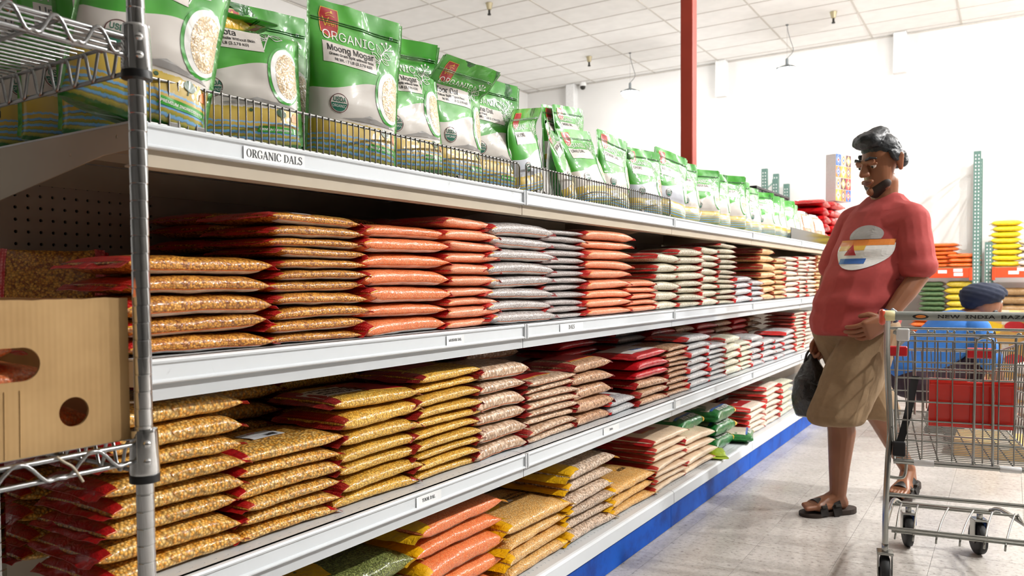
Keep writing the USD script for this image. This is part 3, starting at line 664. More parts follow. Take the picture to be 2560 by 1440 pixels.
stack("L", 2.375, 2.670, 5, .792, "brown", "brown pulse bag", "brown stack past the chickpeas", near=True, front=-.036, deco=[("print_panel", sbox(-.07, -.10, .06, .08), "i_red", .001), ("panel_line", sbox(.061, -.10, .066, .08), "i_gold", .0012)], toplabel="brown pulse bag with red panel, topmost past the chickpeas")
stack("L", 2.655, 2.895, 2, .622, "silver", "grey-white bag with red end", "low pair before the red bags", near=True, front=-.036, deco=[("print_panel", sbox(-.07, -.10, .04, .03), "i_red", .001), ("name_label", sbox(-.07, .035, .05, .10), "i_white", .0012)], toplabel="grey-white bag with red print and white label, upper of the low pair")
stack("L", 2.900, 3.225, 6, .782, lambda i: "redfilm" if i in (3, 4, 5) else "brown", lambda i: "glossy red bag" if i in (3, 4, 5) else "tan bean bag with red trim", "the stack topped with three red bags", front=-.030, flipp=0, deco=[("clear_window", sbox(-.085, -.14, .075, .13), "i_label", .001), ("name_label", sbox(.0, -.08, .06, .06), "i_white", .0014), ("label_lettering", ("BEANS", .045, -.06, .022, True, 1.0), "i_blue", .002)], toplabel="glossy red bag with white BEANS label, topmost red bag")
stack("L", 3.225, 3.500, 9, .782, "brown", "thin tan bean bag", "tan stack behind the red bags", front=-.034)
stack("L", 3.490, 3.795, 7, .812, "silver", "silver bag with red end", "first silver stack of the lower shelf", front=-.034, flipp=0, deco=[("print_panel", sbox(-.10, -.10, .0, .06), "i_red", .001)], toplabel="silver bag with red panel, topmost of the first lower silver stack")
stack("L", 3.795, 4.085, 7, .750, "silver", "silver bag", "second silver stack of the lower shelf", front=-.036)
stack("L", 4.075, 4.340, 5, .772, "sage", "pale sage bag", "first pale green stack", front=-.036, deco=[("print_panel", sbox(-.10, -.10, -.02, .06), "i_red", .001), ("name_label", sbox(-.015, -.10, .03, .06), "i_white", .001)], toplabel="pale green bag with white label, topmost of the first green stack")
stack("L", 4.335, 4.570, 6, .728, "sage", "thin pale sage bag", "second pale green stack", front=-.036)
stack("L", 4.565, 4.820, 5, .748, "silver", "silver bag", "third silver stack of the lower shelf", front=-.036)
stack("L", 4.815, 5.110, 4, .705, "silver", "silver bag", "fourth silver stack of the lower shelf", front=-.036)
stack("L", 5.105, 5.340, 4, .690, "silver", "lilac-grey bag", "last silver stack before the tan column", front=-.036)
stack("L", 5.345, 5.660, 5, .735, "silver", "silver bag with dark band", "low silver stack by the man's shorts", front=-.036)
stack("L", 5.670, 5.960, 12, .845, "white", "thin pinkish bag", "tall narrow stack by the man's shirt hem", front=-.036, flipp=0)
stack("L", 5.965, 6.30, 9, .84, "white", "pinkish bag with red end", "last lower-shelf stack against the man", front=-.036)
# back row of the lower shelf
stack("L", .705, .985, 6, .770, "toor", "shaded golden toor dal bag", "back-row stack at the lower shelf's left end", near=True, flipp=0, front=-.285)
stack("L", 1.00, 1.30, 8, .875, "toor", "shaded golden toor dal bag", "back-row stack behind the second golden stack", near=True, front=-.285, skip=(0, 1, 2))
stack("L", 1.31, 1.60, 8, .885, "toor_small", "shaded yellow toor dal bag", "back-row stack behind the third lower stack", near=True, front=-.285, skip=(0, 1, 2, 3))
stack("L", 1.64, 1.93, 8, .89, "brown", "shaded brown pulse bag", "back-row stack behind the tall yellow stack", front=-.29, skip=(0, 1, 2, 3, 4))
stack("L", 2.08, 2.40, 8, .885, "chickpea", "shaded chickpea bag", "back-row stack behind the second chickpea stack", front=-.29, skip=(0, 1, 2, 3))
stack("L", 2.72, 3.05, 8, .865, "redfilm", "shaded red bag", "back-row stack behind the low grey-white pair", front=-.28, skip=(0, 1, 2, 3))
stack("L", 3.25, 3.60, 8, .85, "silver", "shaded silver bag", "back-row stack behind the tan stack", front=-.28, skip=(0, 1, 2, 3))
for q, (a, b, kd, wh) in enumerate(((3.62, 3.94, "redfilm", "behind the first lower silver stack"), (3.96, 4.28, "brown", "behind the second lower silver stack"), (4.30, 4.62, "redfilm", "behind the pale green stacks"), (4.64, 4.96, "brown", "behind the third lower silver stack"), (4.98, 5.30, "redfilm", "behind the fourth lower silver stack"), (5.32, 5.64, "brown", "behind the low stack by the man"))):
    stack("L", a, b, 8, .862, kd, "shaded dark red bag" if kd == "redfilm" else "shaded brown pulse bag", "back-row stack " + wh, front=-.27, skip=(0, 1, 2, 3))
for q, (a, b, wh) in enumerate(((2.72, 3.05, "behind the low split pea stack"), (4.50, 4.82, "behind the cream stack"), (4.86, 5.18, "behind the tall cream stack"))):
    stack("B", a, b, 6, .43, "brown", "shaded brown pulse bag", "bottom-shelf back row " + wh, front=-.325, depth=.20, skip=(0, 1))
# bottom shelf
BG = dict(depth=.29)
stack("B", 1.135, 1.555, 4, .392, "mung", "green mung bag in yellow film", "leftmost bottom-shelf stack", near=True, front=-.06, flipp=0, **BG, deco=[("print_panel", Polygon([(-.13, -.15), (.02, -.15), (.09, -.04), (.02, -.02), (-.13, -.03)]), "f_yellow", .001), ("black_lettering", ("WHOLE MUNG", -.02, .13, .020, False, .9), "i_black", .0018), ("black_lettering", ("(WHOLE GREEN)", .02, .12, .010, False, .9), "i_black", .0018)], toplabel="green mung bag with yellow print and black upside-down lettering, bottom edge of picture")
stack("B", 1.535, 1.925, 5, .448, "masoor_big", "large orange lentil bag with yellow end", "bottom-shelf orange stack", near=True, front=-.045, flipp=.5, **BG)
stack("B", 1.935, 2.325, 4, .345, "peas", "split pea bag in yellow film", "stack right of the large orange bags", near=True, front=-.035, **BG, deco=[("brand_oval", aff.scale(Point(-.03, -.085).buffer(.06, 12), .95, 1.1), "f_yellow", .001), ("brand_lettering", ("Veer", -.03, -.04, .030, False, 1.0), "i_black", .0018), ("black_lettering", ("SPLIT PIGEON", -.01, .155, .014, False, 1.0), "i_black", .0018), ("black_lettering", ("PEAS (TOOR DAL)", -.035, .155, .012, False, 1.0), "i_black", .0018), ("small_label", sbox(.0, -.01, .02, .025), "i_white", .0018), ("yellow_edge", sbox(-.135, .155, .135, .192), "f_yellow", .001)], toplabel="split pea bag with yellow brand oval and upside-down black lettering, topmost of its stack")
stack("B", 2.330, 2.690, 6, .432, "whitebean", "pale bean bag with yellow flap", "pale bean stack on the bottom shelf", near=True, front=-.035, **BG, deco=[("yellow_flap", Polygon([(.02, -.19), (.13, -.19), (.135, -.11), (.05, -.13)]), "f_yellow", .0035), ("brand_oval", aff.scale(Point(-.06, -.03).buffer(.055, 12), .8, 1.2), "f_yellow", .001)], toplabel="pale bean bag with yellow brand oval and folded flap, topmost of its stack")
stack("B", 2.670, 3.080, 3, .288, "peas", "split pea bag with yellow corner", "low stack right of the pale beans", near=True, front=-.030, **BG, deco=[("brand_oval", aff.scale(Point(-.05, -.09).buffer(.05, 12), .8, 1.2), "f_yellow", .001), ("black_lettering", ("PEAS", .03, .12, .020, False, 1.0), "i_black", .0018)], toplabel="split pea bag with black PEAS lettering, topmost of the low stack")
stack("B", 3.085, 3.470, 7, .402, "rice", "cream rice bag with red edge", "first rice stack", near=True, front=-.030, flipp=0, **BG, deco=[("print_panel", sbox(-.13, -.10, .04, .06), "i_shield", .001), ("panel_line", sbox(.041, -.10, .048, .06), "i_house", .0012)], toplabel="cream rice bag with dark red panel, topmost of the first rice stack")
stack("B", 3.475, 3.880, 4, .338, "rice", "cream rice bag", "second rice stack, beside the green packs", near=True, front=-.030, **BG)
stack("B", 4.520, 4.850, 5, .335, "white", "pale bean bag with red label", "cream stack right of the green packs", front=-.03, depth=.25, deco=[("print_panel", sbox(-.09, -.13, .06, .08), "i_shield", .001), ("small_label", sbox(-.02, -.04, .0, .0), "i_white", .0015)], toplabel="cream bean bag with dark red panel, topmost right of the green packs")
stack("B", 4.860, 5.220, 7, .415, "white", "pale pinkish bean bag", "tall cream stack near the man", front=-.03, depth=.25, deco=[("print_panel", sbox(-.09, -.12, .06, .05), "i_shield", .001), ("small_label", sbox(-.02, -.04, .0, .0), "i_white", .0015)], toplabel="pale bean bag with dark red panel, topmost near the man")
stack("B", 5.250, 5.600, 6, .395, "sage", "pale green bag with red end", "last bottom-shelf stack by the man's leg", front=-.03, depth=.25, flipp=0)

# green flour packs, lime packets, and the bags leaning at the left end of the middle shelf
def noodle_class(k):
    c = kindclass("green_flour_pack"); p = Pillow(.34, .27, .075, seed=640 + k, lump=.006, sharp=5.0)
    part(c, "bag_body", p.body(40, 28), MATS["f_green"], True)
    part(c, "pale_back", p.patch(-.86, .86, PI * .40, PI * 1.0, 14, 10, off=.0012), MATS["f_sackpale"], True)
    part(c, "blue_stripe", p.patch(-.80, .80, PI * .355, PI * .40, 14, 3, off=.0014), MATS["i_blue"], True)
    part(c, "gold_corner", p.patch(.80, .93, -PI * .05, PI * .38, 5, 8, off=.0013), MATS["i_gold"], True)
    part(c, "white_label", p.patch(.02, .16, -PI * .22, -PI * .05, 4, 4, off=.0013), MATS["i_grey"], True)
    tm = meshkit.text_mesh("Double Horse", .020, .0003, bold=True); v = np.array(tm.vertices)
    part(c, "white_lettering", wrapdecal(tm, lambda q: p.at(np.clip((.11 - q[:, 0] * 1.15) / (p.L / 2), -.95, .95), PI * .34 - q[:, 1] * 22, .0016 + q[:, 2]), .03), MATS["i_white"])
    for e in (-1, 1): part(c, "end_seal", p.seal(e, .02, .3), MATS["f_green"], True)
    return c, p
film("f_sackpale", "ded6c2", "d2c8b2")
NC = [noodle_class(k) for k in range(2)]
for k, (x, y, z, r, lab) in enumerate(((-.19, 4.14, ZB + .0008, .03, "green flour pack, lowest of the front pile on the bottom shelf"), (-.185, 4.15, ZB + .078, -.04, "green flour pack with white lettering, middle of the front pile"), (-.18, 4.13, ZB + .155, .02, "green flour pack with pale back showing, topmost of the front pile"), (-.085, 4.41, ZB + .0008, .25, "small green flour pack lying alone at the shelf edge"),
                                      (-.24, 3.74, ZB + .0008, .0, "shaded green flour pack at the bottom of the rear pile"), (-.235, 3.75, ZB + .077, .1, "shaded green flour pack in the middle of the rear pile"), (-.24, 3.77, ZB + .154, .0, "shaded green flour pack on top of the rear pile"))):
    c, p = NC[k % 2]; sc = .72 if k == 3 else 1.0
    copy(c, "green_flour_pack", lab, "bag of flour", Tm(x, y, z) @ Rz(r) @ Sm(sc * .95, sc, 1.0 if k != 3 else .8))
for k, (x, y, z, r, lab) in enumerate(((-.055, 3.935, ZB + .020, .5, "crumpled lime-green wrapper lying on the bare bottom shelf"), (-.16, 3.92, ZB + .085, .3, "crumpled lime-green wrapper poking from the second rice stack"))):
    p = Pillow(.12, .10, .034, seed=660 + k, lump=.012, sharp=3.0)
    t = thing("lime_wrapper", lab, "wrapper", Tm(x, y, z - .018) @ Rz(r) @ Rx(.1))
    part(t, "bag_body", p.body(28, 22), MATS["f_lime"], True)
    for e in (-1, 1): part(t, "end_seal", p.seal(e, .03, .1), MATS["f_lime"], True)
for k, (x, y, a, lab) in enumerate(((-.46, .862, .30, "mustard dal bag leaning upright against the pegboard at the left end"), (-.40, .812, .22, "mustard dal bag leaning in front of another at the open left end"))):
    p = Pillow(.17, .20, .036, seed=670 + k, lump=.004)
    t = thing("mustard_dal_bag", lab, "bag of dal", Tm(x, y, ZM + .10) @ Rz(-.45 - .2 * k) @ Ry(PI / 2 - a) @ Tm(0, 0, -.02))
    build_bag(t, "mustard", p, True)
# ------------------------------------------------------------------ green stand-up pouches: local y = across (reader's left is -y seen from +x), z = up, front = +x
def pouch_print(name, field=(.66, .63, .60), pale=1.0):
    """Front print by the sheet's own coordinates: green top, pale wave, yellow fields, blue and yellow stripes, grass."""
    G, GD, W, Y, B, K = lin("3fae2a"), lin("1f6a1e"), field, lin("bb9c36"), lin("6aa2cf"), lin("3c4a2c")
    YG, GR = lin("b3a436"), lin("7f8a2a")
    ramp = [(0, GD), (.020, GD), (.022, GR), (.040, YG), (.046, K), (.048, B), (.060, B), (.062, GR), (.078, Y), (.080, K), (.082, B), (.094, B), (.096, GR), (.112, Y), (.114, K), (.116, B), (.127, B), (.129, Y), (.146, Y), (.147, K), (.149, B), (.156, B), (.158, Y), (.245, lin("cdb045")), (.247, W), (1, W)]
    nodes = {"uv": ("uvmap", {"attribute": "st"}), "x": ("separate_xyz", {}), "mp": ("mapping", {"scale": (170.0, 170.0, 26.0)}), "n": ("noise_texture", {"scale": 1.0, "detail": 2.0}), "t": ("texture_coordinate", {}),
             "nm": ("math", {"math_type": "multiply_add", "value2": .018, "value3": -.009}), "v": ("math", {"math_type": "add"}), "r": ("rgb_ramp", {"ramp": ramp}),
             "w1": ("math", {"math_type": "multiply_add", "value2": 5.61, "value3": -2.24}), "w2": ("math", {"math_type": "sine"}), "w3": ("math", {"math_type": "multiply_add", "value2": .042, "value3": .475}),
             "gt": ("math", {"math_type": "greater_than"}), "m": ("mix", {"color2": G}), "gm": ("rgb_ramp", {"ramp": [(.3, lin("2f941c")), (.7, lin("54bb30"))]}), "gn": ("noise_texture", {"scale": 7.0, "detail": 2.0}),
             "w": ("noise_texture", {"scale": 11.0, "detail": 2.5, "roughness": .45, "distortion": 1.2}), "b": ("bump", {"strength": .45, "distance": .014}),
             "p": ("principled_bsdf", {"roughness": .42, "coat_weight": 1.0, "coat_roughness": .10, "specular_ior_level": .4})}
    links = [("uv.UV", "x.vector"), ("t.object", "mp.vector"), ("mp.vector", "n.vector"), ("t.object", "gn.vector"), ("t.object", "w.vector"), ("n.fac", "nm.value1"), ("x.y", "v.value1"), ("nm.value", "v.value2"), ("v.value", "r.fac"),
             ("x.x", "w1.value1"), ("w1.value", "w2.value1"), ("w2.value", "w3.value1"), ("x.y", "gt.value1"), ("w3.value", "gt.value2"), ("r.color", "m.color1"), ("gn.fac", "gm.fac"), ("gm.color", "m.color2"), ("gt.value", "m.fac"), ("m.color", "p.base_color"),
             ("w.fac", "b.height"), ("b.normal", "p.coat_normal")]
    return material(name, nodes, links)
pouch_print("f_pouch", lin("d8d2cb"))
pouch_print("f_pouch_cool", lin("c9cdd6"))
film("f_pouchback", "1d7a1a", "135a14", wrinkle=.7, ws=16, rough=.1)
film("f_pouchclear", "6fae62", "4f9a45", wrinkle=.6, ws=22, rough=.08)
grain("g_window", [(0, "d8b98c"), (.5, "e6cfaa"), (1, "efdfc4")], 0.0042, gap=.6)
class Pouch:
    """u across 0..1, v up 0..1."""
    def __init__(s, w=.25, h=.36, g=.085, seed=0, lump=.007, fold=0.0, foldv=.78, slump=0.0, side=0.0, curl=0.0, twist=0.0):
        s.w, s.h, s.g, s.seed, s.lump, s.fold, s.foldv, s.slump, s.side, s.curl, s.twist = w, h, g, seed, lump, fold, foldv, slump, side, curl, twist
    def at(s, u, v, front=1, off=0.0):
        u, v = np.broadcast_arrays(np.asarray(u, float), np.asarray(v, float))
        c = np.clip(2 * u - 1, -1, 1)
        th = s.g / 2 * np.interp(v, [0, .02, .07, .14, .20, .245, .29, .36, .50, .64, .76, .84, 1.0], [.60, .86, 1.04, 1.04, .95, .84, .98, 1.0, .86, .58, .24, .06, .02])
        cross = np.clip(1 - np.abs(c) ** 3.2, 0, 1) ** .62
        P2 = np.stack([u * s.w * 1.0 + s.seed, v * s.h, 0 * u + front * 3.1], -1)
        fill = np.interp(v, [0, .05, .7, .85, 1], [.2, 1, 1, .7, .8])
        lump = (meshkit.fbm(P2 * 17, 3, s.seed) - .5) * 2 * s.lump * fill
        crease = (meshkit.noise(np.stack([u * s.w * 30 + v * s.h * 22, v * s.h * 9 - u * 2, P2[..., 2]], -1), s.seed + 3) - .5) * .006 * np.interp(v, [.45, .7, 1], [.25, 1, 1])
        x = front * th * cross + (lump * cross + crease) + front * (.0008 + off)
        width = s.w * (1 - .05 * np.interp(v, [0, .1, .5, .8, 1], [.4, 1, 1, .2, 0]))
        y = c * width / 2
        z = v * s.h - .010 * np.interp(v, [0, .12], [1, 0]) * (np.abs(c) ** 2) * -1
        x = x + s.curl * (v ** 3) * c ** 2
        if s.slump: x = x + s.slump * v ** 2 * s.h
        if s.side: y = y + s.side * v ** 2 * s.h
        if s.fold:                                   # the empty head tips over about a level line
            k = np.clip((z - s.foldv * s.h + .10 * s.w * c * s.twist), 0, None); a = s.fold * np.clip(k / .035, 0, 1)
            x = x + k * np.sin(a); z = z - k * (1 - np.cos(a))
        return np.stack([x, y, z], -1)
    def face(s, front=1, nu=26, nv=38):
        u = .5 + .5 * np.sin(np.linspace(-PI / 2, PI / 2, nu)) * 1.0
        u = (u + np.linspace(0, 1, nu)) / 2; v = np.linspace(0, 1, nv)
        U, V = np.meshgrid(u, v, indexing="ij")
        m = grid_mesh(s.at(U, V, front))
        if front < 0: m.invert()
        return m, np.stack([U, V], -1).reshape(-1, 2)
    def map(s, m, off):
        return wrapdecal(m, lambda q: s.lift(q, off), .045)
    def lift(s, q, off):
        return s.at(q[:, 0], q[:, 1], 1, off + q[:, 2])
    def decal(s, poly, off=.0008):
        return s.map(ext(poly, .0002), off)
def uvtext(text, x, y, h, asp, maxw=None, bold=False, hscale=1.0):
    """Lettering in (u, v): left at x, baseline y, capital height h (in v); asp = width / height of the pouch."""
    m = meshkit.text_mesh(text, h, depth=.0002, bold=bold); v = np.array(m.vertices)
    v[:, 0] = v[:, 0] / asp * hscale
    if maxw and v[:, 0].max() > maxw: v[:, 0] *= maxw / v[:, 0].max()
    v[:, 0] += x; v[:, 1] += y; m.vertices = v
    return m
def uvell(cx, cy, r, asp, ry=None): return aff.scale(Point(0, 0).buffer(1, 20), r / asp, ry or r, origin=(0, 0)).__class__(aff.translate(aff.scale(Point(0, 0).buffer(1, 20), r / asp, ry or r, origin=(0, 0)), cx, cy))
def thin_line(pts, w, asp): 
    q = LineString([(x * asp, y) for x, y in pts]).buffer(w, 3); return aff.scale(q, 1 / asp, 1, origin=(0, 0))
def plant_print(asp):
    L = []
    st = lambda p, w=.0030: L.append(thin_line(smooth_path([(a, b, 0) for a, b in p], 5)[:, :2], w, asp))
    st([(.70, .61), (.74, .68), (.80, .76), (.86, .80)])
    for (bx_, by), (tx, ty), s_ in (((.745, .69), (.66, .745), .5), ((.775, .73), (.73, .815), .5), ((.80, .755), (.90, .735), .45), ((.765, .71), (.87, .69), .4)):
        d = np.array([tx - bx_, ty - by]); n = np.array([-d[1], d[0]])
        a, b = np.array([bx_, by]), np.array([tx, ty])
        st([a, a + .45 * d + n * s_ * .5, b], .0022); st([a, a + .45 * d - n * s_ * .5, b], .0022); st([a, a + .7 * d], .0016)
    for tx, ty in ((.85, .84), (.90, .83), (.93, .80), (.80, .83)):
        st([(.83, .785), ((.83 + tx) / 2 + .008, (.785 + ty) / 2), (tx, ty)], .0018); L.append(uvell(tx, ty, .008, asp))
    for tx, ty in ((.66, .675), (.69, .70), (.67, .655)):
        st([(.735, .672), ((.735 + tx) / 2, (.672 + ty) / 2 + .008), (tx, ty)], .0016); L.append(uvell(tx, ty, .006, asp))
    return unary_union(L)
def shield_poly(asp):
    return Polygon([(.10, .955), (.285, .955), (.30, .90), (.295, .835), (.285, .80), (.195, .765), (.105, .80), (.095, .85), (.085, .91)])
def pouch_decals(t, P, name, l2, l3, level=2, window="g_window", short=False):
    asp = P.w / P.h
    D = lambda nm, poly, mat, off=.0008, lab=None: part(t, nm, P.decal(poly, off), MATS[mat], 25, label=lab)
    sh = shield_poly(asp)
    D("brand_shield", sh, "i_shield", .0008, "red shield")
    if level >= 1:
        D("shield_border", sh.difference(aff.scale(sh, .93, .955)), "i_gold", .0011)
    if level >= 2:
        vv = uvtext("V", .115, .842, .055, asp, bold=False); ee = uvtext("eer", .178, .846, .034, asp, maxw=.10)
        sw = ext(unary_union([thin_line([(.155, .915), (.19, .928), (.235, .925)], .0022, asp), thin_line([(.16, .905), (.20, .912), (.25, .905)], .0018, asp), aff.scale(Point(.215, .932).buffer(.012, 8), 1, .8)]), .0002)
        part(t, "brand_lettering", P.map(cat_([vv, ee, sw]), .0013), MATS["i_gold"])
    D("window_rim", uvell(.86, .455, .118, asp, .182).intersection(sbox(.02, .02, .985, .98)), "i_leafgreen", .0008)
    D("window_edge", uvell(.872, .458, .108, asp, .168).intersection(sbox(.02, .02, .985, .98)), "i_ovalwhite", .0012)
    D("window_pulses", uvell(.888, .455, .086, asp, .142).intersection(sbox(.02, .02, .982, .98)), window, .0016)
    D("name_label", Polygon([(.11, .602), (.70, .590), (.69, .722), (.11, .740)]), "i_label", .0010)
    if level >= 1:
        o = uvtext("ORGANIC", .115, .757, .060, asp, maxw=.58)
        part(t, "organic_lettering", P.map(o, .0012), MATS["i_white"])
        part(t, "product_name", P.map(uvtext(name, .145, .680, .040, asp, maxw=.53, bold=True), .0015), MATS["i_black"])
        D("plant_drawing", plant_print(asp), "i_white", .0010)
        seal = uvell(.25, .345, .058, asp)
        D("certification_seal", seal, "i_label", .0010); D("seal_ring", seal.difference(uvell(.25, .345, .054, asp)), "i_ring", .0014)
        D("seal_base", uvell(.25, .345, .050, asp).intersection(sbox(0, .2, 1, .345)), "i_usda", .0014)
        part(t, "seal_lettering", P.map(uvtext("USDA", .25 - .068, .353, .028, asp, maxw=.136, bold=True), .0017), MATS["i_usda"])
        part(t, "seal_word", P.map(uvtext("ORGANIC", .25 - .072, .320, .017, asp, maxw=.144), .0017), MATS["i_white"])
    if level >= 2:
        part(t, "label_lines", P.map(cat_([uvtext(l2, .165, .648, .0175, asp, maxw=.50, bold=True), uvtext(l3, .22, .616, .0175, asp, maxw=.42, bold=True)]), .0015), MATS["i_black"])
        D("hill_print", Polygon([(.30, .262), (.52, .285), (.60, .305), (.72, .285), (.88, .275), (.95, .262)]), "i_grey", .0008)
        D("tree_print", unary_union([uvell(.80, .222, .026, asp), uvell(.82, .215, .022, asp), sbox(.797, .175, .806, .21), uvell(.55, .228, .011, asp)]), "i_darkgreen", .0010)
        D("house_print", Polygon([(.90, .175), (.90, .205), (.93, .232), (.965, .205), (.965, .175)]), "i_house", .0010)
        D("ingredient_tag", Polygon([(.58, .092), (.97, .092), (.97, .132), (.60, .132)]), "i_leafgreen", .0010)
        part(t, "tag_lettering", P.map(uvtext("PREMIUM INGREDIENTS", .60, .104, .0135, asp, maxw=.35, bold=True), .0014), MATS["i_white"])
    D("veg_mark", unary_union([sbox(.885, .865, .885 + .034, .865 + .024)]), "i_white", .0010)
    if level >= 1: D("veg_dot", uvell(.902, .877, .0065, asp), "i_usda", .0013)
def pouch_body(t, P, mat="f_pouch", fine=True):
    nu, nv = (30, 44) if fine else (14, 18)
    f, uv = P.face(1, nu, nv); part(t, "front_panel", f, MATS[mat], True, uv=uv)
    b, uvb = P.face(-1, max(10, nu // 2), max(12, nv // 2)); part(t, "back_panel", b, MATS["f_pouchback"], True)
    # bottom gusset, side seams, zip ribs
    c = np.linspace(0, 1, nu)[:, None]; k = np.linspace(0, 1, 4)[None, :]
    A, B = P.at(c, 0 * c, 1), P.at(c, 0 * c, -1)
    part(t, "bottom_gusset", grid_mesh((A * (1 - k[..., None]) + B * k[..., None])[::-1]), MATS["f_pouchback"], True)
    for e in (0, 1):
        v = np.linspace(.02, .985, nv)[:, None]; d = np.linspace(0, .007, 3)[None, :]
        base = P.at(np.full_like(v, float(e)), v, 1); Q = np.repeat(base, 3, 1); Q[..., 1] += (d if e else -d)
        part(t, "side_seam", sheet(Q if e else Q[:, ::-1], .0010), MATS["f_pouchclear"], True)
    if fine:
        for vz in (.868, .882):
            u = np.linspace(.01, .99, 30); q = P.at(u, np.full_like(u, vz), 1, .0010)
            part(t, "zip_rib", tube(q, .0011, 6), MATS["f_pouchback"] if vz > .87 else MATS["f_pouch"], True)
def place_pouch(label, P, x, y, z, yaw=0, lean=0, roll=0, name="Moong Mogar", l2="Green Gram Split without Skin", l3="Nt Wt. : 7 LB (3.178 KG)", level=2, mat="f_pouch", window="g_window", fine=True, pitch_first=False):
    """lean > 0 tips the top away from the aisle (towards -x), roll tips it sideways in its own plane, yaw turns the face."""
    M = Tm(x, y, z) @ Rz(yaw) @ Ry(-lean) @ Rx(roll)
    t = thing("pulse_pouch", label, "pouch", M)
    pouch_body(t, P, mat, fine)
    pouch_decals(t, P, name, l2, l3, level, window)
    return t
U2, U3 = "Black Gram Whole Without Skin", "Nt Wt. : 7 LB (3.178 KG)"
zs = ZT + .0008
# the row at the open left end, seen past the chrome rack (faces turned to the photographer's side)
place_pouch("green pouch reading Urad Gota, nearest the post behind the chrome rack", Pouch(.235, .375, .085, 31), -.215, .880, zs, -.38, .03, .02, "Urad Gota", U2, U3)
place_pouch("green Urad Gota pouch, middle one behind the chrome rack, in shade", Pouch(.235, .375, .085, 32), -.360, .878, zs, -.36, .03, 0, "Urad Gota", U2, U3)
place_pouch("green Urad Gota pouch cut by the left picture edge behind the chrome rack", Pouch(.235, .37, .085, 33), -.485, .874, zs, -.36, .03, 0, "Urad Gota", U2, U3)
# nearest section, left to right
place_pouch("large green pouch leaning over the wire fence beside the chrome post", Pouch(.240, .385, .085, 41, fold=-.2), -.062, .792, zs + .004, -.28, .06, -.20, "Urad Gota", U2, U3)
place_pouch("green Urad Gota pouch with crumpled top beside the leaning pouch", Pouch(.255, .335, .09, 42, lump=.009, fold=-1.3, foldv=.70, twist=.3), -.115, 1.060, zs, -.42, .03, .04, "Urad Gota", U2, U3)
place_pouch("dark green Moong Mogar pouch in shade, left of the tallest pouch", Pouch(.24, .37, .08, 43), -.250, 1.240, zs, -.20, .05, .02)
place_pouch("tallest green pouch reading Moong Mogar in front of the white ceiling", Pouch(.232, .378, .088, 44, lump=.0055), -.092, 1.350, zs, -.34, .06, -.08)
place_pouch("green Moong Mogar pouch right of the tallest pouch", Pouch(.225, .345, .088, 45, lump=.008, fold=.35), -.075, 1.540, zs, -.26, .08, .05)
place_pouch("green Toor Dal pouch with its zip head folded towards the aisle", Pouch(.228, .350, .085, 46, lump=.008, fold=.85, foldv=.68), -.080, 1.735, zs, -.08, .02, 0, "Toor Dal", "Yellow Split Pigeon Peas")
place_pouch("green Chana Dal pouch at the right end of the first wire fence", Pouch(.228, .335, .085, 47), -.105, 1.930, zs, -.30, .02, -.05, "Chana Dal", "(Bengal Gram)")
# behind them
place_pouch("dark green crumpled pouch lying above the row behind the Toor Dal pouch", Pouch(.25, .40, .09, 48, lump=.012, fold=.5), -.25, 1.76, zs, -.05, .10, -.10, level=0)
place_pouch("green pouch with dark window behind the right of the tallest pouch", Pouch(.25, .42, .08, 49, lump=.01, fold=.6), -.25, 1.56, zs, -.1, .05, .05, level=0)
# a pouch lying on its side on top of the back row, and a yellow packet under it
for (lab, y, z, rot, sd, k) in (("green and white pouch lying flat on the back row by the leaning pouch", 1.02, 1.700, .25, 51, 1), ("dark green pouch lying flat beneath another on the back row", 1.03, 1.635, -.2, 52, 0)):
    P = Pouch(.25, .36, .065, sd, lump=.010)
    t = thing("pulse_pouch", lab, "pouch", Tm(-.33, y - .18, z) @ Rz(rot) @ Rx(-PI / 2) @ Rz(PI / 2 if k else -PI / 2 * 0 + PI / 2))
    pouch_body(t, P); pouch_decals(t, P, "Urad Gota", U2, U3, 1)
place_pouch("plain back-row pouch hidden behind the crumpled Urad Gota pouch", Pouch(.25, .30, .085, 53), -.31, .98, zs, 0, .02, 0, level=0)
t = thing("yellow_packet", "bright yellow packet wedged behind the crumpled Urad Gota pouch", "packet", Tm(-.215, 1.00, 1.585) @ Rz(.1) @ Rx(.12))
yp = Pillow(.26, .12, .05, seed=77, lump=.004)
part(t, "bag_body", yp.body(34, 24), MATS["f_yellow"], True)
for e in (-1, 1): part(t, "end_seal", yp.seal(e, .02, .1), MATS["f_yellow"], True)
# second section: smaller pouches
N4 = "Nt Wt. : 4 LB (1.814 KG)"
place_pouch("green pouch with dark moong window leaning left at the second fence", Pouch(.222, .270, .08, 61, fold=.35, foldv=.76), -.080, 2.110, zs, .16, -.05, .22, "MOONG", "Green Gram Whole", N4, 1, "f_pouch_cool", "g_blackgram")
place_pouch("green MUNG DAL pouch standing highest behind the second fence", Pouch(.212, .25, .08, 62), -.245, 2.745, zs + .165, -.06, .05, .09, "MUNG DAL", "Green Gram", N4, 1)
place_pouch("dark green MUNG pouch just left of the highest MUNG DAL pouch", Pouch(.205, .25, .08, 63), -.275, 2.690, zs + .155, -.1, .03, .03, "MUNG DAL", "Green Gram", N4, 1)
place_pouch("green pouch lying under the two MUNG pouches", Pouch(.30, .160, .10, 64, lump=.009), -.23, 2.70, zs, -.05, 0, 0, level=0)
place_pouch("narrow-looking green TOOR DAL pouch leaning left behind the second fence", Pouch(.205, .285, .08, 65), -.085, 2.39, zs, .42, .22, .36, "TOOR DAL", "YELLOW LENTIL", N4, 1)
place_pouch("green URAD pouch with buckled white front behind the second fence", Pouch(.225, .300, .08, 66, lump=.009), -.078, 2.60, zs, -.10, .26, .10, "URAD DAL", "Without skin", N4, 1)
